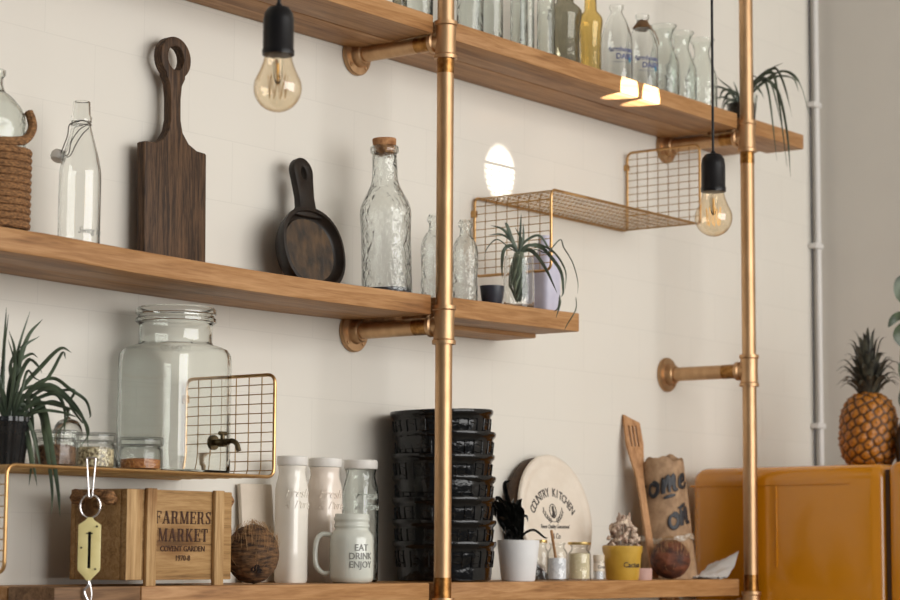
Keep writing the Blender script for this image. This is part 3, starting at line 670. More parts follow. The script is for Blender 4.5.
G().box((.0105, .0105, .009), (W-.0105, D-.0105, .017)).build('bottom_panel', 'pine_end', t)
for x in (.034, .170): G().box((x, -.007, 0), (x+.019, -.0002, H+.0015), .001).build('cleat', 'pine_z', t)
G().box((0, -.0015, .0085), (.030, -.0001, H-.0005), .0005).build('corner_strip', 'pine_z', t)
for s, x in ((-1, 0), (1, W)):
    g = G(); g.tube(spline([(x-s*.006, D*.22, .114), (x+s*.012, D*.20, .122), (x+s*.020, D*.34, .126), (x+s*.022, D*.55, .122), (x+s*.018, D*.74, .126), (x-s*.006, D*.78, .114)], 8), .0062, 8)
    for yy in (.20, .76):
        g.lathe([(0, -.0105), (.0075, -.008), (.0115, 0), (.0075, .008), (0, .0105)], 12, (x+s*.0125, D*yy, .120))
    g.build('rope_handle', 'rope', t)
# stencilled serif lettering
def stroke(g, pts, w, h=None):
    """flat stroke of width w in XZ"""
    for (x0, z0), (x1, z1) in zip(pts, pts[1:]):
        d = Vector((x1-x0, z1-z0)); l = d.length or 1e-6; nx, nz = -d.y/l*w/2, d.x/l*w/2
        g.add([(x0+nx, 0, z0+nz), (x1+nx, 0, z1+nz), (x1-nx, 0, z1-nz), (x0-nx, 0, z0-nz), (x0+nx, .0006, z0+nz), (x1+nx, .0006, z1+nz), (x1-nx, .0006, z1-nz), (x0-nx, .0006, z0-nz)],
              [(0, 1, 2, 3), (7, 6, 5, 4), (0, 4, 5, 1), (1, 5, 6, 2), (2, 6, 7, 3), (3, 7, 4, 0)])
T, t1, SF = .2, .09, .07
def vst(x, z0=0, z1=1, w=T): return [([(x, z0), (x, z1)], w), ([(x-.17, .035+z0), (x+.17, .035+z0)], SF), ([(x-.17, z1-.035), (x+.17, z1-.035)], SF)]
FONT = {
 'F': (.78, vst(.2)+[([(.2, .96), (.72, .96)], SF), ([(.70, .98), (.70, .76)], .07), ([(.2, .53), (.55, .53)], t1), ([(.55, .66), (.55, .40)], .07)]),
 'E': (.80, vst(.2)+[([(.2, .96), (.72, .96)], SF), ([(.70, .98), (.70, .76)], .07), ([(.2, .53), (.55, .53)], t1), ([(.55, .66), (.55, .40)], .07), ([(.2, .035), (.74, .035)], SF), ([(.72, 0), (.72, .25)], .07)]),
 'T': (.80, vst(.4)+[([(.04, .96), (.76, .96)], SF), ([(.07, .98), (.07, .72)], .08), ([(.73, .98), (.73, .72)], .08)]),
 'A': (.95, [([(.16, .04), (.45, 1)], .08), ([(.46, 1), (.76, .04)], .21), ([(.24, .32), (.66, .32)], .07), ([(.02, .035), (.3, .035)], SF), ([(.58, .035), (.93, .035)], SF)]),
 'R': (.95, vst(.2)+[([(.2, .96), (.5, .96), (.6, .92)], SF), ([(.62, .95), (.68, .84), (.68, .64), (.60, .54)], .18), ([(.2, .50), (.6, .50)], SF), ([(.50, .5), (.62, .42), (.68, .06)], .17), ([(.62, .035), (.92, .035)], SF)]),
 'M': (1.15, [([(.16, 0), (.16, 1)], .07), ([(.02, .035), (.32, .035)], SF), ([(.02, .965), (.24, .965)], SF), ([(.2, 1), (.54, .05)], .18), ([(.56, .02), (.88, 1)], .07), ([(.94, 0), (.94, 1)], T), ([(.78, .035), (1.1, .035)], SF), ([(.86, .965), (1.12, .965)], SF)]),
 'S': (.72, [([(.60, .78), (.52, .93), (.34, .965), (.2, .9)], .08), ([(.16, .9), (.12, .74), (.24, .60), (.48, .44), (.57, .26), (.5, .1)], .17), ([(.5, .07), (.34, .03), (.16, .08), (.1, .22)], .08), ([(.6, 1), (.6, .72)], .06), ([(.1, 0), (.1, .28)], .06)]),
 'K': (.95, vst(.2)+[([(.28, .42), (.7, .96)], .08), ([(.42, .58), (.74, .05)], .2), ([(.55, .965), (.86, .965)], SF), ([(.6, .035), (.93, .035)], SF)])}
def serif_line(txt, x, z, h, wd):
    tot = sum(FONT[c][0] for c in txt)+.08*(len(txt)-1); k = wd/tot; g = G(); cx = x-wd/2
    for c in txt:
        w, st = FONT[c]
        for pts, sw in st:
            g2 = G(); stroke(g2, pts, sw); g2.map(lambda p: Vector((cx+p.x*k, p.y, z+p.z*h))); g.add(g2.v, g2.f)
        cx += (w+.08)*k
    return g
cxm = .111
for txt, z, h, wd in (('FARMERS', .0855, .0175, .113), ('MARKET', .0610, .0180, .100)):
    g = serif_line(txt, cxm+.001, z, h, wd); g.map(lambda p: p+Vector((0, -.0008, 0))); g.build('stencil_lettering', 'burnt', t)
for txt, z, s in (('COVENT GARDEN', .0475, .0108), ('1970-8', .0345, .0108)):
    g = text_geo(txt, s, .0003, 1.0, bold=.0001); g.map(lambda p: p+Vector((cxm+.0005, -.0006, z))); g.build('stencil_lettering', 'burnt', t)

def coconut(name, loc, r, mat, label, hz=1.0, rx=0):
    t = thing(name, label, 'coconut', loc)
    bm = bmesh.new(); bmesh.ops.create_icosphere(bm, subdivisions=5, radius=1)
    for v in bm.verts:
        p = v.co.copy(); d = noise.noise(p*3)*.03+noise.noise(Vector((p.x*14, p.y*14, p.z*4)))*.03
        v.co = Vector((p.x*r, p.y*r, p.z*r*hz))*(1+d)
    zmin = min(v.co.z for v in bm.verts)
    for v in bm.verts: v.co.z -= zmin
    G().bm(bm).build('husk', mat, t, 180)
    g = G(); c = Vector((0, 0, -zmin))
    for i in range(220):
        a = random.uniform(0, 2*PI); u = random.uniform(.1, 1.35) if i % 4 else random.uniform(-.8, 1.4)
        n = Vector((math.cos(a)*math.cos(u), math.sin(a)*math.cos(u), math.sin(u)))
        b = c+Vector((n.x*r, n.y*r, n.z*r*hz))*1.0; tg = (Vector((0, 0, 1))-n*n.z); tg = tg.normalized() if tg.length > .1 else Vector((1, 0, 0))
        g.tube([b, b+n*.0025+tg*.007, b+n*random.uniform(.003, .007)+tg*random.uniform(.008, .017)], .00022, 4)
    g.build('fibres', 'fibre', t)
    return t, c
t, c = coconut('coconut', (-.3790, -.126, ZB), .0392, 'coconut', 'whole brown hairy coconut on the lowest shelf next to the crate', 1.1)
for a in (-.32, .28, 0):
    d = Vector((-.55+a*.5, -.75-.1*a, -.62+.16*(a == 0))).normalized(); p = c+Vector((d.x*.0390, d.y*.0390, d.z*.0425))
    G().lathe([(0, -.001), (.0045, -.001), (.004, .0008), (0, .0002)], 12).xf(Matrix.Translation(p) @ d.to_track_quat('Z', 'Y').to_matrix().to_4x4()).build('coconut_eye', 'eye', t)

# cream panel leaning behind the bottles
t = G().box((-.034, -.004, 0), (.040, .004, .153), .002).build('cream_board', 'cream_panel'); t.location = (-.2480, -.0215, ZB); t.rotation_euler = (math.radians(-5), 0, 0)
tag(t, 'plain cream board leaning on the wall between coconut and white milk bottles', 'board')

def jar_bottle(loc, mat, label, lines, k_=1.0):
    t = thing('milk_jar', label, 'bottle', loc, 0, 'lidded milk jars on the lowest shelf')
    a = .0228*k_; k = 3.2; lidr = .0240*k_
    pr = [(0, 0, k), (a*.93, 0, k), (a, .004, k), (a, .05, k), (a, .125, k), (a*1.0, .144, 3), (a*.98, .154, 2.6), (.0214*k_, .162, 2.2), (.0208*k_, .168), (.0212*k_, .175), (.0222*k_, .181)]
    G().lathe(shell(pr, .002) if mat == 'glass_thick' else pr+[(0, .181)], 64).build('jar_body', mat, t, 50)
    lr = lidr; G().lathe([(0, .1815), (lr-.001, .1815), (lr, .183), (lr, .1945), (lr-.0015, .196), (0, .1965)], 48, nfl=36, flute=.004).build('lid', 'lid_white', t)
    for i, (tx, s, zz) in enumerate(lines):
        g = text_geo(tx, s, .0013, .95, .4)
        def fn(p):
            th = p.x/a-.44+.1*i; c, d = abs(math.cos(th)), abs(math.sin(th)); r = a/(c**k+d**k)**(1/k)+.0001; return Vector(((r-p.y)*math.sin(th), -(r-p.y)*math.cos(th), p.z+zz))
        g.map(fn); g.build('embossed_script', mat if mat != 'glass_thick' else 'glass_emboss', t)
    return t
lines = [('Fresh', .0195, .132), ('& Pure', .0175, .115)]
jar_bottle((-.2160, -.060, ZB), 'milk_white', 'square white milk jar with lid, closest to the coconut', lines)
jar_bottle((-.1365, -.060, ZB), 'milk_pink', 'square cream milk jar with lid, standing behind the mug handle', lines, 1.1)
jar_bottle((-.0465, -.060, ZB), 'glass_thick', 'square clear glass milk jar with white lid, closest to the black bowls', lines, 1.14)

t = thing('mason_jar_mug', 'pale glazed mason jar mug lettered EAT DRINK ENJOY on the lowest shelf', 'mug', (-.1600, -.136, ZB))
R = .0342
G().lathe([(0, 0), (.027, 0), (.0322, .003), (R, .010), (R, .066), (.0330, .074), (.0285, .0800), (.0262, .083), (.0262, .085), (.0278, .0865), (.0278, .090), (.0265, .0915), (.0265, .0955), (.0280, .097), (.0280, .100), (.0268, .102), (.0268, .106), (.0255, .107), (.0245, .106), (.0245, .083), (.029, .07), (.029, .008), (0, .006)], 64).build('mug_body', 'mug', t, 60)
hd = G().tube([(-R*.88, 0, .073)]+[Vector(p) for p in spline([(-R*.92, 0, .074), (-R-.012, 0, .075), (-R-.020, 0, .066), (-R-.0225, 0, .044), (-R-.020, 0, .026), (-R-.010, 0, .015), (-R*.94, 0, .016)], 6)], .0052, 12, flat=.75)
hd.xf(Matrix.Rotation(math.radians(-50), 4, 'Z')); hd.build('handle', 'mug', t)
for tx, z in (('EAT', .050), ('DRINK', .037), ('ENJOY', .024)):
    wrap(text_geo(tx, .0142, .0004, .95, bold=.0001), R+.0004, z, -.42).build('embossed_lettering', 'grey_ink', t)

# stack of black bowls
def bowl_geo():
    t = G(); r0, r1, h = .0775, .0845, .066
    pr = [(0, .0), (r0-.006, 0), (r0, .003)]+[(r0+(r1-.002-r0)*k/6+.0006*math.sin(k*1.7), .004+(h-.016)*k/6) for k in range(7)]+[(r1, h-.009), (r1+.0018, h-.007), (r1+.0028, h-.003), (r1+.0018, h), (r1-.001, h-.0005), (r1-.003, h-.008), (r0-.002, .009), (0, .006)]
    t.lathe(pr, 96)
    # moulded panels round the side
    for k in range(14):
        a = k*2*PI/14
        for (za, zb) in ((.024, .050),):
            P = G().tube([(-.0095, 0, za), (.0095, 0, za), (.0095, 0, zb), (-.0095, 0, zb)], .0010, 6, closed=True)
            P.tube([(-.005, 0, zb-.006), (.005, 0, zb-.008)], .0011, 6); P.tube([(-.005, 0, za+.007), (.004, 0, za+.006)], .0011, 6)
            def fn(p):
                rr = r0+(r1-.002-r0)*min(1, (p.z-.004)/(h-.016)) + .0008; aa = a+p.x/rr; return Vector(((rr-p.y)*math.cos(aa), (rr-p.y)*math.sin(aa), p.z))
            P.map(fn); t.add(P.v, P.f)
    return t
pos = ['the bottom', 'second from the bottom', 'third from the bottom', 'fourth of seven', 'third from the top', 'second from the top', 'the top']
first = None; zz = ZB
for i in range(7):
    lb = 'glossy black embossed bowl, %s one of the tall stack' % pos[i]
    dx, dy = [(.006, 0), (.003, -.001), (.002, -.002), (.003, 0), (-.003, -.002), (.000, -.003), (-.004, -.002)][i]
    loc = (.1320+dx, -.0920+dy, zz)
    if first is None: first = bowl_geo().build('stacking_bowl', 'black_glaze'); o = first
    else: o = first.copy(); C.objects.link(o)
    o.location = loc; o.rotation_euler = (math.radians([0, .5, -.6, .7, -.5, .8, -.4][i]), math.radians([0, -.6, .6, .5, -.8, .6, 1.6][i]), i*.37); tag(o, lb, 'bowl', 'stack of black bowls'); zz += .0362

t = thing('white_plant_pot', 'matt white tapered pot holding a glossy black crinkled plant', 'plant', (.2950, -.132, ZB))
G().lathe([(0, 0), (.0275, 0), (.029, .002), (.0366, .068), (.0369, .0695), (.0359, .070), (.0344, .0685), (.0285, .012), (0, .01)], 56).build('pot', 'white_matt', t)
G().lathe([(0, .058), (.031, .058), (0, .062)], 32).build('soil', 'soil', t)
g = G()
for i in range(60):
    a = random.uniform(0, 2*PI); l = random.uniform(.035, .092); lean = random.uniform(.1, .5)
    d = SR*math.cos(a)*lean*.7+SD*math.sin(a)*lean*.5+SR*(-.22)
    P = [Vector((0, 0, .055))+d*.03, Vector((0, 0, .055))+d*l*.5+UZ*l*.5, Vector((0, 0, .055))+d*l*1.0+UZ*l*.85+Vector((random.uniform(-.006, .006), random.uniform(-.006, .006), 0)), Vector((0, 0, .055))+d*l*1.35+UZ*l*.98]
    blade(g, P, random.uniform(.005, .010), .0012, n=4)
for P, w in (([(0, 0, 0), (6, 12, 0), (16, 16, 0), (26, 9, 0), (30, 8, 0)], .0025), ([(0, 0, 0), (-6, 30, 0), (-14, 60, 0), (-8, 66, -2)], .005), ([(0, 0, 0), (-10, 30, 0), (-20, 48, 0), (-26, 40, 0)], .005), ([(0, 0, 0), (2, 26, 0), (8, 30, 0), (10, 24, 0)], .003), ([(0, 0, 0), (-14, 14, 0), (-22, 30, 0), (-16, 50, 0)], .007)):
    blade(g, [UZ*.06+SR*(p[0]*.0017)+UZ*(p[1]*.0017)+SD*(p[2]*.0017) for p in P], w, .0012, n=5)
g.build('crinkled_leaves', 'black_leaf', t, 30)

# round country kitchen plate
t = thing('round_serving_plate', 'round cream plate printed COUNTRY KITCHEN leaning on the wall', 'plate', (.5310, -.0600, ZB), 0, None, math.radians(-9))
Rr = .1145
g = G().lathe([(0, .0), (Rr-.004, .0), (Rr, .003), (Rr, .007), (Rr-.003, .010), (Rr-.014, .0088), (Rr-.020, .0068), (Rr-.024, .0064), (0, .0064)], 96); g.xf(Matrix.Translation((0, -.002, Rr)) @ Matrix.Rotation(PI/2, 4, 'X')); g.build('plate_face', 'cream', t, 60)
g = G().lathe([(0, 0), (Rr-.005, 0), (Rr-.001, -.003), (Rr-.001, -.022), (Rr-.006, -.026), (0, -.026)], 96); g.xf(Matrix.Translation((0, -.0018, Rr)) @ Matrix.Rotation(PI/2, 4, 'X')); g.build('wooden_back', 'plate_back', t, 60)
yf = -.0088; PC = Vector((-.008, 0, Rr))
g = G(); word = 'COUNTRY KITCHEN'; ra = .071
for i, ch in enumerate(word):
    if ch == ' ': continue
    a = math.radians(90+58-116*(i+.5)/len(word)); l = text_geo(ch, .0225, .0003, .80, bold=.0002)
    l.xf(Matrix.Translation((PC.x+ra*math.cos(a)*1.0, yf, PC.z-.034+ra*math.sin(a))) @ Matrix.Rotation(-(a-PI/2), 4, 'Y')); g.add(l.v, l.f)
g.build('printed_lettering', 'ink', t)
g = G(); stroke(g, [(PC.x+.0105*math.cos(k*2*PI/20), PC.z+.010+.0125*math.sin(k*2*PI/20)) for k in range(21)], .0018)
stroke(g, [(PC.x-.003, PC.z-.002), (PC.x+.001, PC.z+.008), (PC.x, PC.z+.019)], .006); stroke(g, [(PC.x+.003, PC.z+0), (PC.x+.004, PC.z+.010)], .004)
for s in (-1, 1):
    w = [(PC.x+s*.0015, PC.z-.010), (PC.x+s*.014, PC.z-.008), (PC.x+s*.026, PC.z-.001), (PC.x+s*.032, PC.z+.008)]; stroke(g, w, .0014)
    for k in range(5):
        x, z = PC.x+s*(.009+.005*k), PC.z-.009+.0024*k+.0006*k*k; stroke(g, [(x, z), (x+s*.001, z+.006)], .002); stroke(g, [(x, z), (x+s*.004, z-.003)], .0018)
g.map(lambda p: p+Vector((0, yf-.0003, 0))); g.build('printed_wreath', 'ink', t)
for tx, z, s in (('Finest Quality Guaranteed', -.022, .0105), ('& Co', -.041, .0145)):
    l = text_geo(tx, s, .0003, .82, .35); l.map(lambda p: p+Vector((PC.x, yf, PC.z+z))); l.build('printed_lettering', 'ink', t)

# small jars
def mini(loc, R, h, fill, lid, label, name='small_jar', lv=.6):
    t = thing(name, label, 'jar', loc)
    G().lathe(shell(sm([(0, 0), (R*.93, 0), (R, .003), (R, h*.62), (R*.92, h*.72), (R*.72, h*.80), (R*.72, h*.88), (R*.8, h*.90), (R*.8, h*.93)], 3), .0014), 36).build('glass_body', 'glass_jar', t, 50)
    if fill: G().lathe([(0, .003), (R*.86, .003), (R*.88, h*lv), (0, h*lv*1.03)], 28).build('filling', fill, t)
    if lid: lr = R*lid; G().lathe([(0, h*.925), (lr, h*.925), (lr*1.02, h*.94), (lr*1.02, h*.99), (lr*.95, h), (0, h)], 36).build('lid', 'gold', t)
    return t
mini((.3580, -.136, ZB), .0135, .071, None, .82, 'narrow small glass jar with gold lid behind the white plant pot')
t = mini((.4060, -.138, ZB), .0180, .071, 'salt', None, 'small open glass jar of white salt with a wooden scoop stick', lv=.55)
G().tube([(-.004, 0, .035), (-.013, .004, .088)], .0030, 8, flat=.5).build('wooden_stick', 'spatula', t)
mini((.4760, -.138, ZB), .0208, .068, 'butter', .98, 'small gold lidded glass jar filled with cream powder', lv=.7)
t = thing('spice_vial', 'slim cork topped vial of pale granules beside the mustard pot', 'vial', (.5330, -.142, ZB))
G().lathe(shell([(0, 0), (.0092, 0), (.0098, .002), (.0098, .035)], .001), 28).build('glass_tube', 'glass_thin', t); G().lathe([(0, .002), (.0084, .002), (.0084, .018), (0, .0185)], 24).build('granules', 'salt', t)
G().lathe([(0, .031), (.0088, .031), (.0102, .036), (.0102, .045), (0, .0455)], 24).build('stopper', 'cream_panel', t)
G().lathe([(.0100, .016), (.0101, .016), (.0101, .031), (.0100, .031)], 28).build('paper_label', 'cream', t)
wrap(text_geo('Grow', .0085, .0002, .9, bold=.0001), .0103, .021, -.3).build('label_lettering', 'ink', t)

t = thing('mustard_flower_pot', 'mustard yellow pot of dried pale flowers on the lowest shelf', 'plant', (.6200, -.137, ZB))
G().lathe([(0, 0), (.029, 0), (.0305, .002), (.0350, .048), (.0362, .050), (.0372, .0605), (.036, .062), (.034, .061), (.033, .050), (.0285, .01), (0, .008)], 56).build('pot', 'yellow_pot', t)
G().lathe([(0, .052), (.033, .052), (0, .056)], 32).build('soil', 'soil', t)
wrap(text_geo('Cactus', .0135, .0003, .95, bold=.0001), .0338, .023, -.42).build('lettering', 'ink', t)
g = G()
for i in range(95):
    a = random.uniform(0, 2*PI); q = random.random()**.6; h = .064+(1-q*q)*.046+random.uniform(-.006, .006); r = q*.032
    bm = bmesh.new(); bmesh.ops.create_icosphere(bm, subdivisions=1, radius=random.uniform(.0035, .0062))
    for v in bm.verts: v.co = v.co*(1+random.uniform(-.35, .35))+Vector((r*math.cos(a), r*math.sin(a), h))
    g.bm(bm); 
    if i % 3 == 0: g.tube([(r*.5*math.cos(a), r*.5*math.sin(a), .053), (r*math.cos(a), r*math.sin(a), h)], .0008, 5)
for i in range(10):
    a = random.uniform(0, 2*PI); g.tube([(.01*math.cos(a), .01*math.sin(a), .08), (.014*math.cos(a), .014*math.sin(a), .112+random.uniform(0, .012))], .0018, 6)
g.build('dried_flowers', 'flower', t, 20)
t = G().lathe([(0, 0), (.0185, 0), (.0195, .002), (.0200, .0205), (.0185, .0215), (.0175, .019), (.0170, .004), (0, .004)], 40).build('small_pink_dish', 'pink_pot'); t.location = (.6480, -.1600, ZB); tag(t, 'tiny dusty pink clay dish in front of the mustard pot', 'dish')

# wooden fork spatula leaning on the wall
t = thing('wooden_spatula', 'tall slotted wooden spatula leaning on the wall behind the flower pot', 'spatula', (.7960, -.098, ZB))
A0 = Vector((0, 0, .002)); A1 = Vector((.052, .088, .318)); L = (A1-A0).length
hd = [(-.007, 0), (.007, 0), (.0072, L*.45), (.0085, L*.62), (.015, L*.72), (.0195, L*.82), (.0185, L*.95), (-.016, L*1.0), (-.0185, L*.82), (-.014, L*.72), (-.0075, L*.62), (-.0065, L*.45)]
sl = [[(x-.0016, L*.80), (x+.0016, L*.80), (x+.0016, L*.93), (x-.0016, L*.93)] for x in (-.0078, 0, .0078)]
g = G().prism(hd, -.003, .003, sl, .0008); zax = (A1-A0).normalized(); yax = (Vector((0, 1, 0))-zax*zax.y).normalized(); yax = Matrix.Rotation(math.radians(-30), 3, zax) @ yax; xax = yax.cross(zax)
mt = Matrix((xax, yax, zax)).transposed().to_4x4(); g.xf(Matrix.Translation(A0) @ mt); g.build('blade_and_handle', 'spatula', t)

# kraft paper bag
t = thing('kraft_paper_bag', 'tall kraft paper bag with black brush lettering on the lowest shelf', 'bag', (.8930, -.070, ZB), 0)
def bagr(z): return .0560-.0170*(z/.232)
g = G(); prof = []; n = 64; v = []; f = []; zs = [0, .004]+[.232*k/22 for k in range(1, 23)]
for zi, z in enumerate(zs):
    for k in range(n):
        a = 2*PI*k/n; r = bagr(z)*(1+.03*noise.noise(Vector((math.cos(a)*2, math.sin(a)*2, z*22)))+(.014*math.sin(9*a+z*40) if z > .2 else 0))
        top = .006*math.sin(2*a+1)+.003*math.sin(7*a) if zi == len(zs)-1 else 0
        v.append((r*math.cos(a)*1.08, r*math.sin(a)*.95, z+top))
for i in range(len(zs)-1):
    for k in range(n): f.append((i*n+k, i*n+(k+1) % n, (i+1)*n+(k+1) % n, (i+1)*n+k))
f.append(tuple(range(n))[::-1]); b = len(v)
for k in range(n): x, y, z = v[(len(zs)-1)*n+k]; v.append((x*.93, y*.93, z-.001))
for k in range(n): x, y, z = v[(len(zs)-1)*n+k]; v.append((x*.6, y*.6, z-.012))
for s in (0, 1):
    A_, B_ = ((len(zs)-1)*n, b) if s == 0 else (b, b+n)
    for k in range(n): f.append((A_+k, A_+(k+1) % n, B_+(k+1) % n, B_+k))
f.append(tuple(b+n+k for k in range(n))); g.add(v, f); g.xf(Matrix.Rotation(math.radians(-4.5), 4, 'Y')); g.build('paper', 'kraft', t, 60)
def on_bag(g, z, ang):
    def fn(p):
        zz = z+p.z; r = bagr(zz)*1.035+.0012; a = p.x/r+ang; return Vector(((r-p.y)*math.sin(a)*1.08, -(r-p.y)*math.cos(a)*.95, zz))
    g.map(fn); return g.xf(Matrix.Rotation(math.radians(-4.5), 4, 'Y'))
def brush(paths, w):
    g = G()
    for P in paths:
        P = spline([(x, 0, z) for x, z in P], 5); g.tube(P, lambda t: w*(.7+.5*math.sin(PI*t)), 8, flat=1.0)
    return g.map(lambda p: Vector((p.x, p.y*.12, p.z)))
def sc_(paths, k, dx=0, dz=0): return [[(x*k+dx, z*k+dz) for x, z in P] for P in paths]
Lo = [[(.5, 1), (.1, .8), (.05, .3), (.35, 0), (.7, .25), (.7, .8), (.45, 1.0), (.5, .75), (.9, .75)]]
Lm = [[(0, 0), (.1, .9), (.12, 0)], [(.12, .2), (.4, .95), (.45, 0)], [(.45, .2), (.75, .95), (.78, .1), (1.0, .05)]]
Ln = [[(0, 0), (.1, .9), (.12, 0)], [(.12, .2), (.45, .95), (.5, .1), (.75, .05)]]
Le = [[(.05, .45), (.55, .55), (.45, .95), (.1, .7), (.1, .2), (.5, .0), (.85, .3)]]
Ls = [[(.6, .95), (.2, .8), (.45, .45), (.4, .1), (0, .1)]]
kk = .026
word1 = sc_(Ls, kk, -.062)+sc_(Lo, kk*1.0, -.036)+sc_(Lm, kk*1.25, -.008)+sc_(Le, kk, .029)
word2 = sc_(Lo, kk*1.05, -.022)+sc_(Ln, kk*1.25, .004)
on_bag(brush([[(x, z+x*.22) for x, z in P] for P in word1], .0034), .168, -.90).build('brush_lettering', 'black_ink', t)
on_bag(brush([[(x, z+x*.22) for x, z in P] for P in word2], .0034), .103, -.42).build('brush_lettering', 'black_ink', t)
on_bag(brush([[(-.013, 0), (.0, .004), (.011, .006)]], .0028), .158, -.75).build('brush_dash', 'black_ink', t)
on_bag(brush([[(-.010, 0), (.0, .003), (.008, .009)]], .0028), .138, -.22).build('brush_dash', 'black_ink', t)
g = G(); v = []; f = []
for zi, z in enumerate((.074, .077, .081, .084)):
    for k in range(n): a = 2*PI*k/n; r = bagr(z)*1.045+.001; v.append((r*math.cos(a)*1.08, r*math.sin(a)*.95, z+.003*math.sin(3*a)+.001*math.sin(11*a)))
for i in range(3):
    for k in range(n): f.append((i*n+k, i*n+(k+1) % n, (i+1)*n+(k+1) % n, (i+1)*n+k))
g.add(v, f); g.xf(Matrix.Rotation(math.radians(-4.5), 4, 'Y')); g.build('clear_tape_band', 'tape', t)
coconut('coconut', (.7930, -.134, ZB), .0375, 'coconut_red', 'dark reddish brown coconut in front of the kraft paper bag', .98)

# crumpled cloth and flat card at the right end
t = G(); nx, ny = 26, 18; v = []; f = []
for i in range(nx):
    for j in range(ny):
        u, w = i/(nx-1), j/(ny-1); x = -.045+.090*u; y = -.035+.07*w
        h = .003+.052*max(0, (u-.35)/.65)**1.8*(1-.6*w)+.005*abs(noise.noise(Vector((u*5, w*5, 1))))+.003*math.sin(u*22+w*4)*u
        v.append((x-.004*u*math.sin(w*3), y, h))
top = len(v); v += [(a, b, max(c-.0025, .0002)) for a, b, c in v]
for i in range(nx-1):
    for j in range(ny-1):
        q = (i*ny+j, (i+1)*ny+j, (i+1)*ny+j+1, i*ny+j+1); f.append(q); f.append(tuple(k+top for k in q[::-1]))
t.add(v, f); o = t.build('crumpled_cloth', 'cloth'); o.location = (.9370, -.141, ZB); tag(o, 'crumpled white cotton cloth at the right end of the lowest shelf', 'cloth')
o = G().box((-.05, -.035, 0), (.045, .035, .007), .001).build('flat_card_packet', 'paper'); o.location = (.9250, -.045, ZB); tag(o, 'flat beige card packet lying behind the white cloth', 'packet')

# ------------------------------------------------------------------ fridge
t = thing('mustard_fridge', 'mustard yellow retro fridge with rounded top standing right of the shelves', 'fridge', (1.037, -.030, -.95), math.radians(-5))
Hf = .95+.2180; Yd = -.4490; Wf = .60
def rbox(lo, hi, r, seg=5):
    bm = bmesh.new(); bmesh.ops.create_cube(bm, size=1)
    for v in bm.verts: v.co = Vector([(lo[i]+hi[i])/2+v.co[i]*(hi[i]-lo[i]) for i in range(3)])
    bmesh.ops.bevel(bm, geom=list(bm.edges), offset=r, segments=seg, profile=.5, affect='EDGES'); return G().bm(bm)
rbox((0, Yd, .03), (Wf, 0, Hf), .03, 6).build('cabinet', 'fridge', t, 30)
G().box((.012, Yd-.006, .05), (Wf-.012, Yd+.002, Hf-.012)).build('door_gasket', 'gasket', t)
rbox((-.002, Yd-.075, .05), (Wf+.002, Yd-.006, Hf+.004), .022).build('door', 'fridge', t, 30)
g = G().box((-.0022, -.2115, .97), (.001, -.2075, 1.128), .0012); g.build('side_seam', 'fridge', t)
g = G().box((-.0012, -.006, 1.1295), (.001, -.375, 1.1320), .0005); g.build('top_seam', 'fridge', t)
for x in (.04, Wf-.04):
    for y in (Yd+.04, -.04): G().cyl((x, y, 0), (x, y, .034), .018, 20).build('foot', 'black_plastic', t)
G().cyl((.05, Yd-.085, .60), (.05, Yd-.085, .80), .008, 16).build('door_handle', 'steel', t)

# pineapple on the fridge
ZF = .2183
t = thing('pineapple', 'ripe pineapple with dark spiky crown standing on the mustard fridge', 'pineapple', (1.302, -.300, ZF))
Hp, Rp = .158, .0590; nu, nv = 150, 96
eyes = []
NE = 150; ga = PI*(3-math.sqrt(5))
for i in range(NE):
    z = (i+.5)/NE; eyes.append((i*ga*1.0, z))
def prad(z): return Rp*(max(0, 1-abs(2*z-1)**2.9))**.42*(1-.10*z)
EV = [Vector((prad(z)*math.cos(a), prad(z)*math.sin(a), z*Hp)) for a, z in eyes]
from mathutils import kdtree
kd = kdtree.KDTree(len(EV))
for i, p in enumerate(EV): kd.insert(p, i)
kd.balance()
v = []; f = []; at = []
for j in range(nv+1):
    z = .5-.5*math.cos(PI*j/nv)
    for i in range(nu):
        a = 2*PI*i/nu; r = max(prad(z), .0005); p = Vector((r*math.cos(a), r*math.sin(a), z*Hp))
        (c0, i0, d0), (c1, i1, d1) = kd.find_n(p, 2); e = max(0, min(1, (d1-d0)/.006)); core = 1-min(1, d0/.0072)
        nrm = Vector((math.cos(a), math.sin(a), .4*(z-.5))).normalized()
        q = p+nrm*(.0040*min(1, e*1.2)+(.0032 if core > .74 else 0)+.0022*noise.noise(p*140)); v.append(tuple(q)); at.append(min(1, e*.55)*(1 if core < .8 else 1)+(.42 if core > .8 else .0)*min(1, e))
for j in range(nv):
    for i in range(nu): f.append((j*nu+i, j*nu+(i+1) % nu, (j+1)*nu+(i+1) % nu, (j+1)*nu+i))
me = bpy.data.meshes.new('fruit_body'); me.from_pydata(v, [], f); me.shade_smooth(); me.materials.append(M['pineapple'])
aa = me.attributes.new('eye', 'FLOAT', 'POINT'); aa.data.foreach_set('value', at)
o = bpy.data.objects.new('fruit_body', me); C.objects.link(o); o.parent = t
g = G()
for i in range(64):
    a = i*ga; k = i/64; l = .046+.054*k+random.uniform(-.012, .012); sp = (1-k)**.55
    d = Vector((math.cos(a), math.sin(a), 0)); b = Vector((0, 0, Hp-.012+.030*k))+d*.013*(1-k*.7)
    P = [b, b+d*l*.34*sp+UZ*l*.45, b+d*l*.72*sp+UZ*l*(.98-.35*sp), b+d*l*(1.0*sp+.04)+UZ*l*(1.20-.80*sp)]
    S_ = spline(P, 5); g.tube(S_, lambda t_: .0074*(1-t_)**.75*(.75+.4*math.sin(PI*t_))+.0004, 6, flat=.2, up=tuple(d+UZ*.01))
g.build('leaf_crown', 'crown', t, 50)

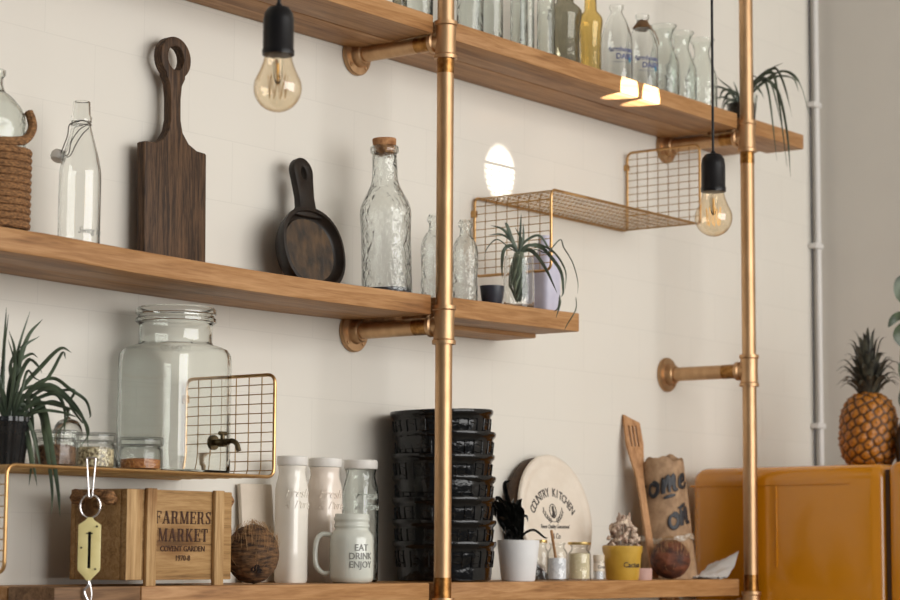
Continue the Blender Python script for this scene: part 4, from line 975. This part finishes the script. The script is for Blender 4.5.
# plant entering at the right edge
t = thing('rubber_plant', 'tall leafy plant in a dark vase on the fridge at the right photo edge', 'plant', (1.300, -.402, ZF+.0005))
G().lathe([(0, 0), (.032, 0), (.037, .01), (.040, .06), (.026, .10), (.020, .115), (.023, .12), (.018, .12), (.018, .1), (0, .1)], 40).build('vase', 'black_pot', t)
rows = [([(0, 40), (-4, 70), (-12, 100), (-8, 140)], .0022), ([(0, 40), (4, 90), (-2, 150), (-6, 186)], .0022), ([(0, 40), (10, 80), (14, 130)], .002), ([(-2, 46), (-14, 64), (-10, 86), (-16, 104)], .002)]
leafset(rows, .0021, 'leaf_dark', t, 'stems', th=.0022)
rows = [([(-6, 186), (-12, 178), (-12, 166), (-6, 158)], .011), ([(-2, 150), (-16, 146), (-24, 136)], .008), ([(-8, 140), (-14, 128), (-10, 116)], .010), ([(4, 100), (-8, 100), (-12, 84)], .011), ([(6, 80), (-4, 70), (-8, 56)], .013), ([(4, 60), (-6, 54), (-8, 40)], .012), ([(10, 130), (18, 150), (14, 168)], .012), ([(12, 110), (24, 116), (34, 104)], .012), ([(6, 80), (18, 84), (28, 70)], .012)]
leafset(rows, .0021, 'leaf_pale', t, 'leaves', th=.0012)

# ------------------------------------------------------------------ pendant bulbs
def pendant(loc, label, k=1.0, ztop=1.75):
    """loc = centre of the glass globe"""
    t = thing('pendant_bulb', label, 'lamp', loc)
    R = .0290
    pr = [(0, -R*1.0)]+[(R*math.sin(a), -R*math.cos(a)) for a in [PI*k/24 for k in range(1, 17)]]
    pr += [(.0222, .0205), (.0185, .030), (.0160, .040), (.0148, .052)]
    KS = Matrix.Scale(k, 4); g = G().lathe(pr, 48).xf(KS); bg_ = g.build('bulb_glass', 'glass_bulb', t, 60)
    s = G().lathe([(0, .040), (.0155, .040), (.0192, .0405), (.0197, .046), (.0187, .048), (.0187, .083), (.0172, .092), (.0125, .0985), (.0045, .1005), (.0030, .104), (0, .104)], 40).xf(KS); s.build('socket', 'black_plastic', t)
    st = G().lathe([(.006, .036), (.0055, .014), (.0028, .006), (0, .004)], 20).xf(KS); st.build('glass_stem', 'glass', bg_)
    fl = G()
    for q in range(8):
        a = q*2*PI/8; b = (q+1)*2*PI/8
        fl.tube([(.012*math.cos(a), .012*math.sin(a), .016), (.010*math.cos(a+.4), .010*math.sin(a+.4), -.012)], .00035, 4)
        fl.tube([(.010*math.cos(a+.4), .010*math.sin(a+.4), -.012), (.012*math.cos(b), .012*math.sin(b), .016)], .00035, 4)
    fl.cyl((0, 0, .030), (0, 0, .004), .0010, 8); fl.xf(KS); fl.build('filament', 'filament', bg_)
    G().cyl((0, 0, .099*k), (0, 0, ztop-loc[2]-.02), .0023, 12).build('cord', 'black_plastic', t)
    G().lathe([(0, ztop-loc[2]-.001), (.04, ztop-loc[2]-.001), (.038, ztop-loc[2]-.02), (.006, ztop-loc[2]-.028), (0, ztop-loc[2]-.028)], 32).build('ceiling_rose', 'black_plastic', t)
    return t
pendant((-.875, -.60, .5985), 'larger amber bulb in black socket hanging near the dark paddle board')
pendant((.4540, -.43, .6215), 'amber glass bulb in black socket hanging beside the right brass upright', 1.12)

# ------------------------------------------------------------------ camera
cam = bpy.data.cameras.new('camera'); co = bpy.data.objects.new('camera', cam); C.objects.link(co); S.camera = co
cam.sensor_width = 36; cam.lens = 2219.142/900*36; cam.clip_start = .05; cam.clip_end = 50
fw = Vector((.7947, .5963, .1131)).normalized(); rt = Vector((.5997, -.8002, .0057)); rt = (rt-fw*rt.dot(fw)).normalized(); up = rt.cross(fw)
co.matrix_world = Matrix.Translation((-2.8441, -2.338, .0458)) @ Matrix((rt, up, -fw)).transposed().to_4x4()
cam.dof.use_dof = True; cam.dof.focus_distance = 3.35; cam.dof.aperture_fstop = 7.0

# ------------------------------------------------------------------ light
def area(name, loc, target, sx, sy, power, col):
    l = bpy.data.lights.new(name, 'AREA'); l.shape = 'RECTANGLE'; l.size = sx; l.size_y = sy; l.energy = power; l.color = col
    o = bpy.data.objects.new(name, l); C.objects.link(o); o.location = loc
    o.rotation_euler = (Vector(target)-Vector(loc)).to_track_quat('-Z', 'Y').to_euler(); return o
area('window_light', (-.1, -3.9, .85), (-.1, 0, .35), 3.6, 2.0, 172, (1, .988, .965))
def glint(loc, target, power, ang, blend=.4, col=(1, .93, .82), size=.004):
    l = bpy.data.lights.new('sun_glint', 'SPOT'); l.energy = power; l.spot_size = math.radians(ang); l.spot_blend = blend; l.color = col; l.shadow_soft_size = size
    o = bpy.data.objects.new('sun_glint', l); C.objects.link(o); o.location = loc; o.rotation_euler = (Vector(target)-Vector(loc)).to_track_quat('-Z', 'Y').to_euler(); return o
for T_ in ((.580, -.181, .899), (.656, -.181, .897)):
    T_ = Vector(T_); glint(T_-Vector((.02, .92, .36))*2.0, T_, 3200, 1.9, .25, (1, .99, .97), .001)
T_ = Vector((.422, 0, .738)); glint(T_-Vector((.05, .92, .38))*2.0, T_, 700, 3.0, .6)
T_ = Vector((.845, 0, 1.105)); glint(T_-Vector((.02, .92, -.50))*2.0, T_, 600, 2.4, .6)

W = bpy.data.worlds.new('world'); S.world = W; W.use_nodes = True; nt = W.node_tree; nt.nodes.clear()
bg = nt.nodes.new('ShaderNodeBackground'); ow = nt.nodes.new('ShaderNodeOutputWorld'); bg.inputs[0].default_value = (.93, .96, 1.0, 1); bg.inputs[1].default_value = .24
nt.links.new(bg.outputs[0], ow.inputs[0])
S.view_settings.view_transform = 'Standard'; S.view_settings.look = 'None'; S.view_settings.gamma = 1; S.view_settings.exposure = -.42; S.view_settings.use_curve_mapping = False
S.cycles.transparent_max_bounces = 32; S.cycles.max_bounces = 10; S.cycles.sample_clamp_indirect = 6
